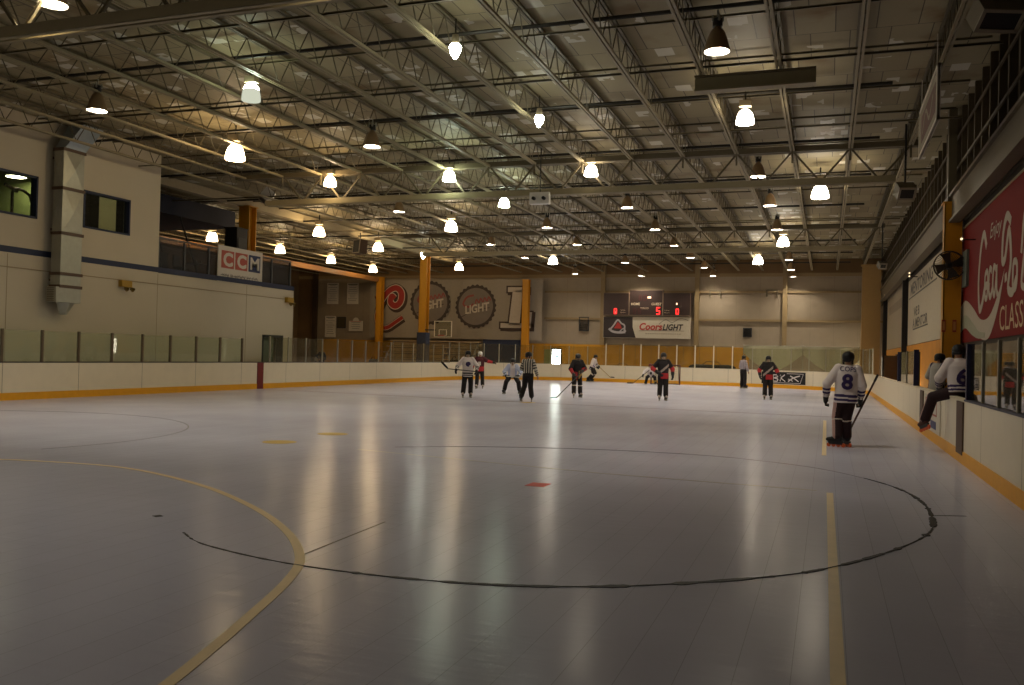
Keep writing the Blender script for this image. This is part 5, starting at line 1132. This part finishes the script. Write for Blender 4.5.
# 7 goalkeeper
loc = V(at(650, 384.5, Z=0).x, 59.6, 0); w = person('crouching goalkeeper in white jersey and red mask in front of the goal', loc, head_to(loc), 1.03,
    dict(pel=(0, -.1, .58), hipL=(-.13, -.08, .56), hipR=(.13, -.08, .56), knL=(-.25, .26, .48), knR=(.25, .26, .48), anL=(-.28, .0, .19), anR=(.3, .0, .19), elL=(-.42, .2, .86), elR=(.42, .2, .86), wrL=(-.48, .42, .72), wrR=(.5, .42, .62), hed=(.05, .2, 1.22)),
    lean=.5, footyaw=(.5, -.5), outfit=dict(jersey=[M_wj, M_dark], jfn=lambda a, s, sd, u, v, w, h: 1 if (not a and v > 0 and abs(u) < .07 and .4 < h < .75) else 0, pants=[M_bp, M_ylo], pfn=lambda s, sd, u, v: 1 if s > 1.5 and v > 0 and sd == 'L' else 0, helmet=mat('red_mask', (96, 36, 30), .5), cage=True, hemt=-.08, jw=1.1, gloves=M_bp))
stick('goalkeeper stick with broad dark paddle laid out to the side', w(.1, .5, .95), w(1.15, .75, .06), w(1.8, .9, .05)-w(1.15, .75, .06), M_black, M_dark, .4)
# 8 black and red, standing near centre
loc = at(662.5, 400.5, Z=0); person('player in black and red jersey standing by himself in front of the goal', loc, head_to(loc)+.1, 1.10,
    dict(elR=(.40, -.02, 1.22), wrR=(.17, .2, 1.04), elL=(-.36, -.02, 1.22), wrL=(-.36, .1, .98), knL=(-.11, .03, .57), knR=(.11, .03, .57), anL=(-.12, 0, .19), anR=(.12, 0, .19)), outfit=dict(jersey=[M_bj, M_rj, M_gj], jfn=f_black, pants=M_bp, helmet=M_dark, cage=True, boot=M_gj, hem=.84))
# 9 second referee far away
loc = at(743, 388.5, Z=0); person('far official in pale shirt and black trousers near the end boards', loc, head_to(loc)+2.4, 1.14, dict(anL=(-.12, 0, .19), anR=(.12, 0, .19), knL=(-.11, .03, .57), knR=(.11, .03, .57), elL=(-.26, .02, 1.2), wrL=(-.22, .16, 1.0)),
    outfit=dict(jersey=[mat('pale_grey_shirt', (168, 158, 160), .8), mat('pale_grey_stripe', (132, 122, 126), .8)], jfn=f_ref, pants=M_bp, gloves=None, jw=.84, hem=.95), vox=.012)
# 10 black and red at right
loc = at(767.5, 399.5, Z=0); person('player in black and red jersey standing left of the black board advert', loc, head_to(loc)+.05, 1.10,
    dict(elR=(.36, -.02, 1.22), wrR=(.33, .12, 1.0), elL=(-.36, .02, 1.22), wrL=(-.44, .18, 1.02), knL=(-.11, .03, .57), knR=(.11, .03, .57), anL=(-.13, 0, .19), anR=(.12, 0, .19)), outfit=dict(jersey=[M_bj, M_rj, M_gj], jfn=f_black, pants=M_bp, cage=True, boot=M_gj, hem=.84, gloves=M_black))
# 11 number 8, back to the camera
loc = at(842, 447, Z=0); h8 = head_to(loc)+PI+.06
w = person('player number 8 in white and purple jersey walking away along the right boards', loc, h8, 1.10,
    dict(elL=(-.30, -.06, 1.22), wrL=(-.31, .04, .95), elR=(.34, -.04, 1.2), wrR=(.33, .16, .93), knL=(-.10, .04, .58), anL=(-.09, -.06, .19), knR=(.07, .03, .58), anR=(.09, .10, .19), pel=(.05, 0, 1.0)), footyaw=(1.25, .5), headyaw=-.35, side=.05,
    outfit=dict(jersey=[M_wj, M_pj], jfn=f_white, pants=[M_mp, M_pk, M_sock], pfn=lambda s, sd, u, v: 2 if 1.12 < s < 1.18 else (1 if (sd == 'L' and u < -.045 and v < .06) else 0), cage=True, gloves=M_black, hem=.86, wheel=M_org, numcol=M_pj), number=[('8', .26, .40, .21), ('COPS', .93, .13, .30)], vox=.011)
stick('wooden dark hockey stick trailing beside player number 8', w(.62, .0, 1.42), w(.13, .45, .22), w(-.3, .6, .1)-w(.13, .45, .22), mat('dark_wood_shaft', (70, 44, 34), .5), M_black)
# 12 number 6 sitting on the gate
loc = V(2.56, 20.0, 0)
w = person('player number 6 in white jersey sitting on the bench gate, leg over', loc, .12, 1.13,
    dict(pel=(0, 0, 1.13), hipL=(-.12, .02, 1.11), hipR=(.1, .02, 1.11), knL=(-.42, .16, 1.0), anL=(-.52, .30, .57), knR=(.22, .34, .98), anR=(.24, .38, .53), elL=(-.33, .08, 1.36), wrL=(-.28, .32, 1.20), elR=(.33, .10, 1.36), wrR=(.28, .34, 1.2)), lean=.14, headyaw=-.5, headtilt=.2, footyaw=(.3, 0), footpitch=(-.3, -.2),
    outfit=dict(jersey=[M_wj, M_pj], jfn=f_white, pants=[M_mp, M_pk], pfn=lambda s, sd, u, v: 1 if (u < -.05 and v > -.03) else 0, hemt=-.06, wheel=M_org, boot=mat('brown_boot', (80, 46, 36), .6), numcol=M_pj, cage=True), number=[('6', .22, .38, .20)], vox=.011)
# 13 benched player behind the gate
loc = V(2.79, 26.3, .2)
w = person('benched player in grey white jersey and dark helmet beside the yellow column', loc, .2-1.0, 1.04,
    dict(elL=(-.34, .10, 1.24), wrL=(-.2, .36, 1.1), elR=(.34, .1, 1.24), wrR=(.22, .36, 1.08)), lean=.12, headyaw=-.5,
    outfit=dict(jersey=[mat('grey_white_jersey', (176, 170, 160), .8), M_pj], jfn=lambda a, s, sd, u, v, w, h: 1 if (a and s > 1.1 and int(s*9) % 2) or (not a and (abs(u) > .13 and abs(u) < .17 or h < .1)) else 0, pants=M_mp, cage=True))
struct('floor_bench', MB().box(2.52, 3.62, 18.4, 27.6, 0, .2), M_wood, 'raised wooden floor behind the bench gate', 'floor')
t = thing('player_bench', 'wooden players bench behind the bench gate', 'bench', (3.4, 22.5, .2)); MB().box(3.25, 3.55, 19.2, 27.2, .66, .72).build('seat', M_wood, t)
for y in (19.5, 21.9, 24.4, 26.9): MB().box(3.28, 3.52, y-.05, y+.05, .2, .66).build('leg', M_dark, t)
# 14 spectator behind the left glass
loc = V(at(322, 350, Y=60).x, 60, 0)
person('spectator in dark blue jacket standing behind the glass by the notice sheets', loc, head_to(loc)-.2, 1.02, dict(elR=(.4, .0, 1.24), wrR=(.2, .12, 1.05), anL=(-.12, 0, .10), anR=(.12, 0, .10)), outfit=dict(jersey=mat('dark_blue_jacket', (34, 42, 58), .8), pants=mat('dark_jeans', (40, 42, 52), .8), helmet=None, hair=M_black, gloves=None, skates=False, jw=.85, hem=.9), vox=.013)
for o in [o for o in sc.objects if '_s' in o.keys()]: del o['_s']

# ------------------------------------------------------------------ world and view
wd = bpy.data.worlds.new('hall_dark'); sc.world = wd; wd.use_nodes = True
wd.node_tree.nodes['Background'].inputs[0].default_value = (*lin((120, 104, 80)), 1); wd.node_tree.nodes['Background'].inputs[1].default_value = .02
sc.view_settings.view_transform = 'Standard'; sc.view_settings.look = 'None'; sc.view_settings.gamma = 1; sc.view_settings.use_curve_mapping = False
sc.view_settings.exposure = 1.27
sc.cycles.max_bounces = 6; sc.cycles.diffuse_bounces = 3; sc.cycles.glossy_bounces = 3; sc.cycles.transparent_max_bounces = 16; sc.cycles.caustics_reflective = False; sc.cycles.caustics_refractive = False
sc.cycles.use_denoising = True; sc.cycles.sample_clamp_indirect = 4
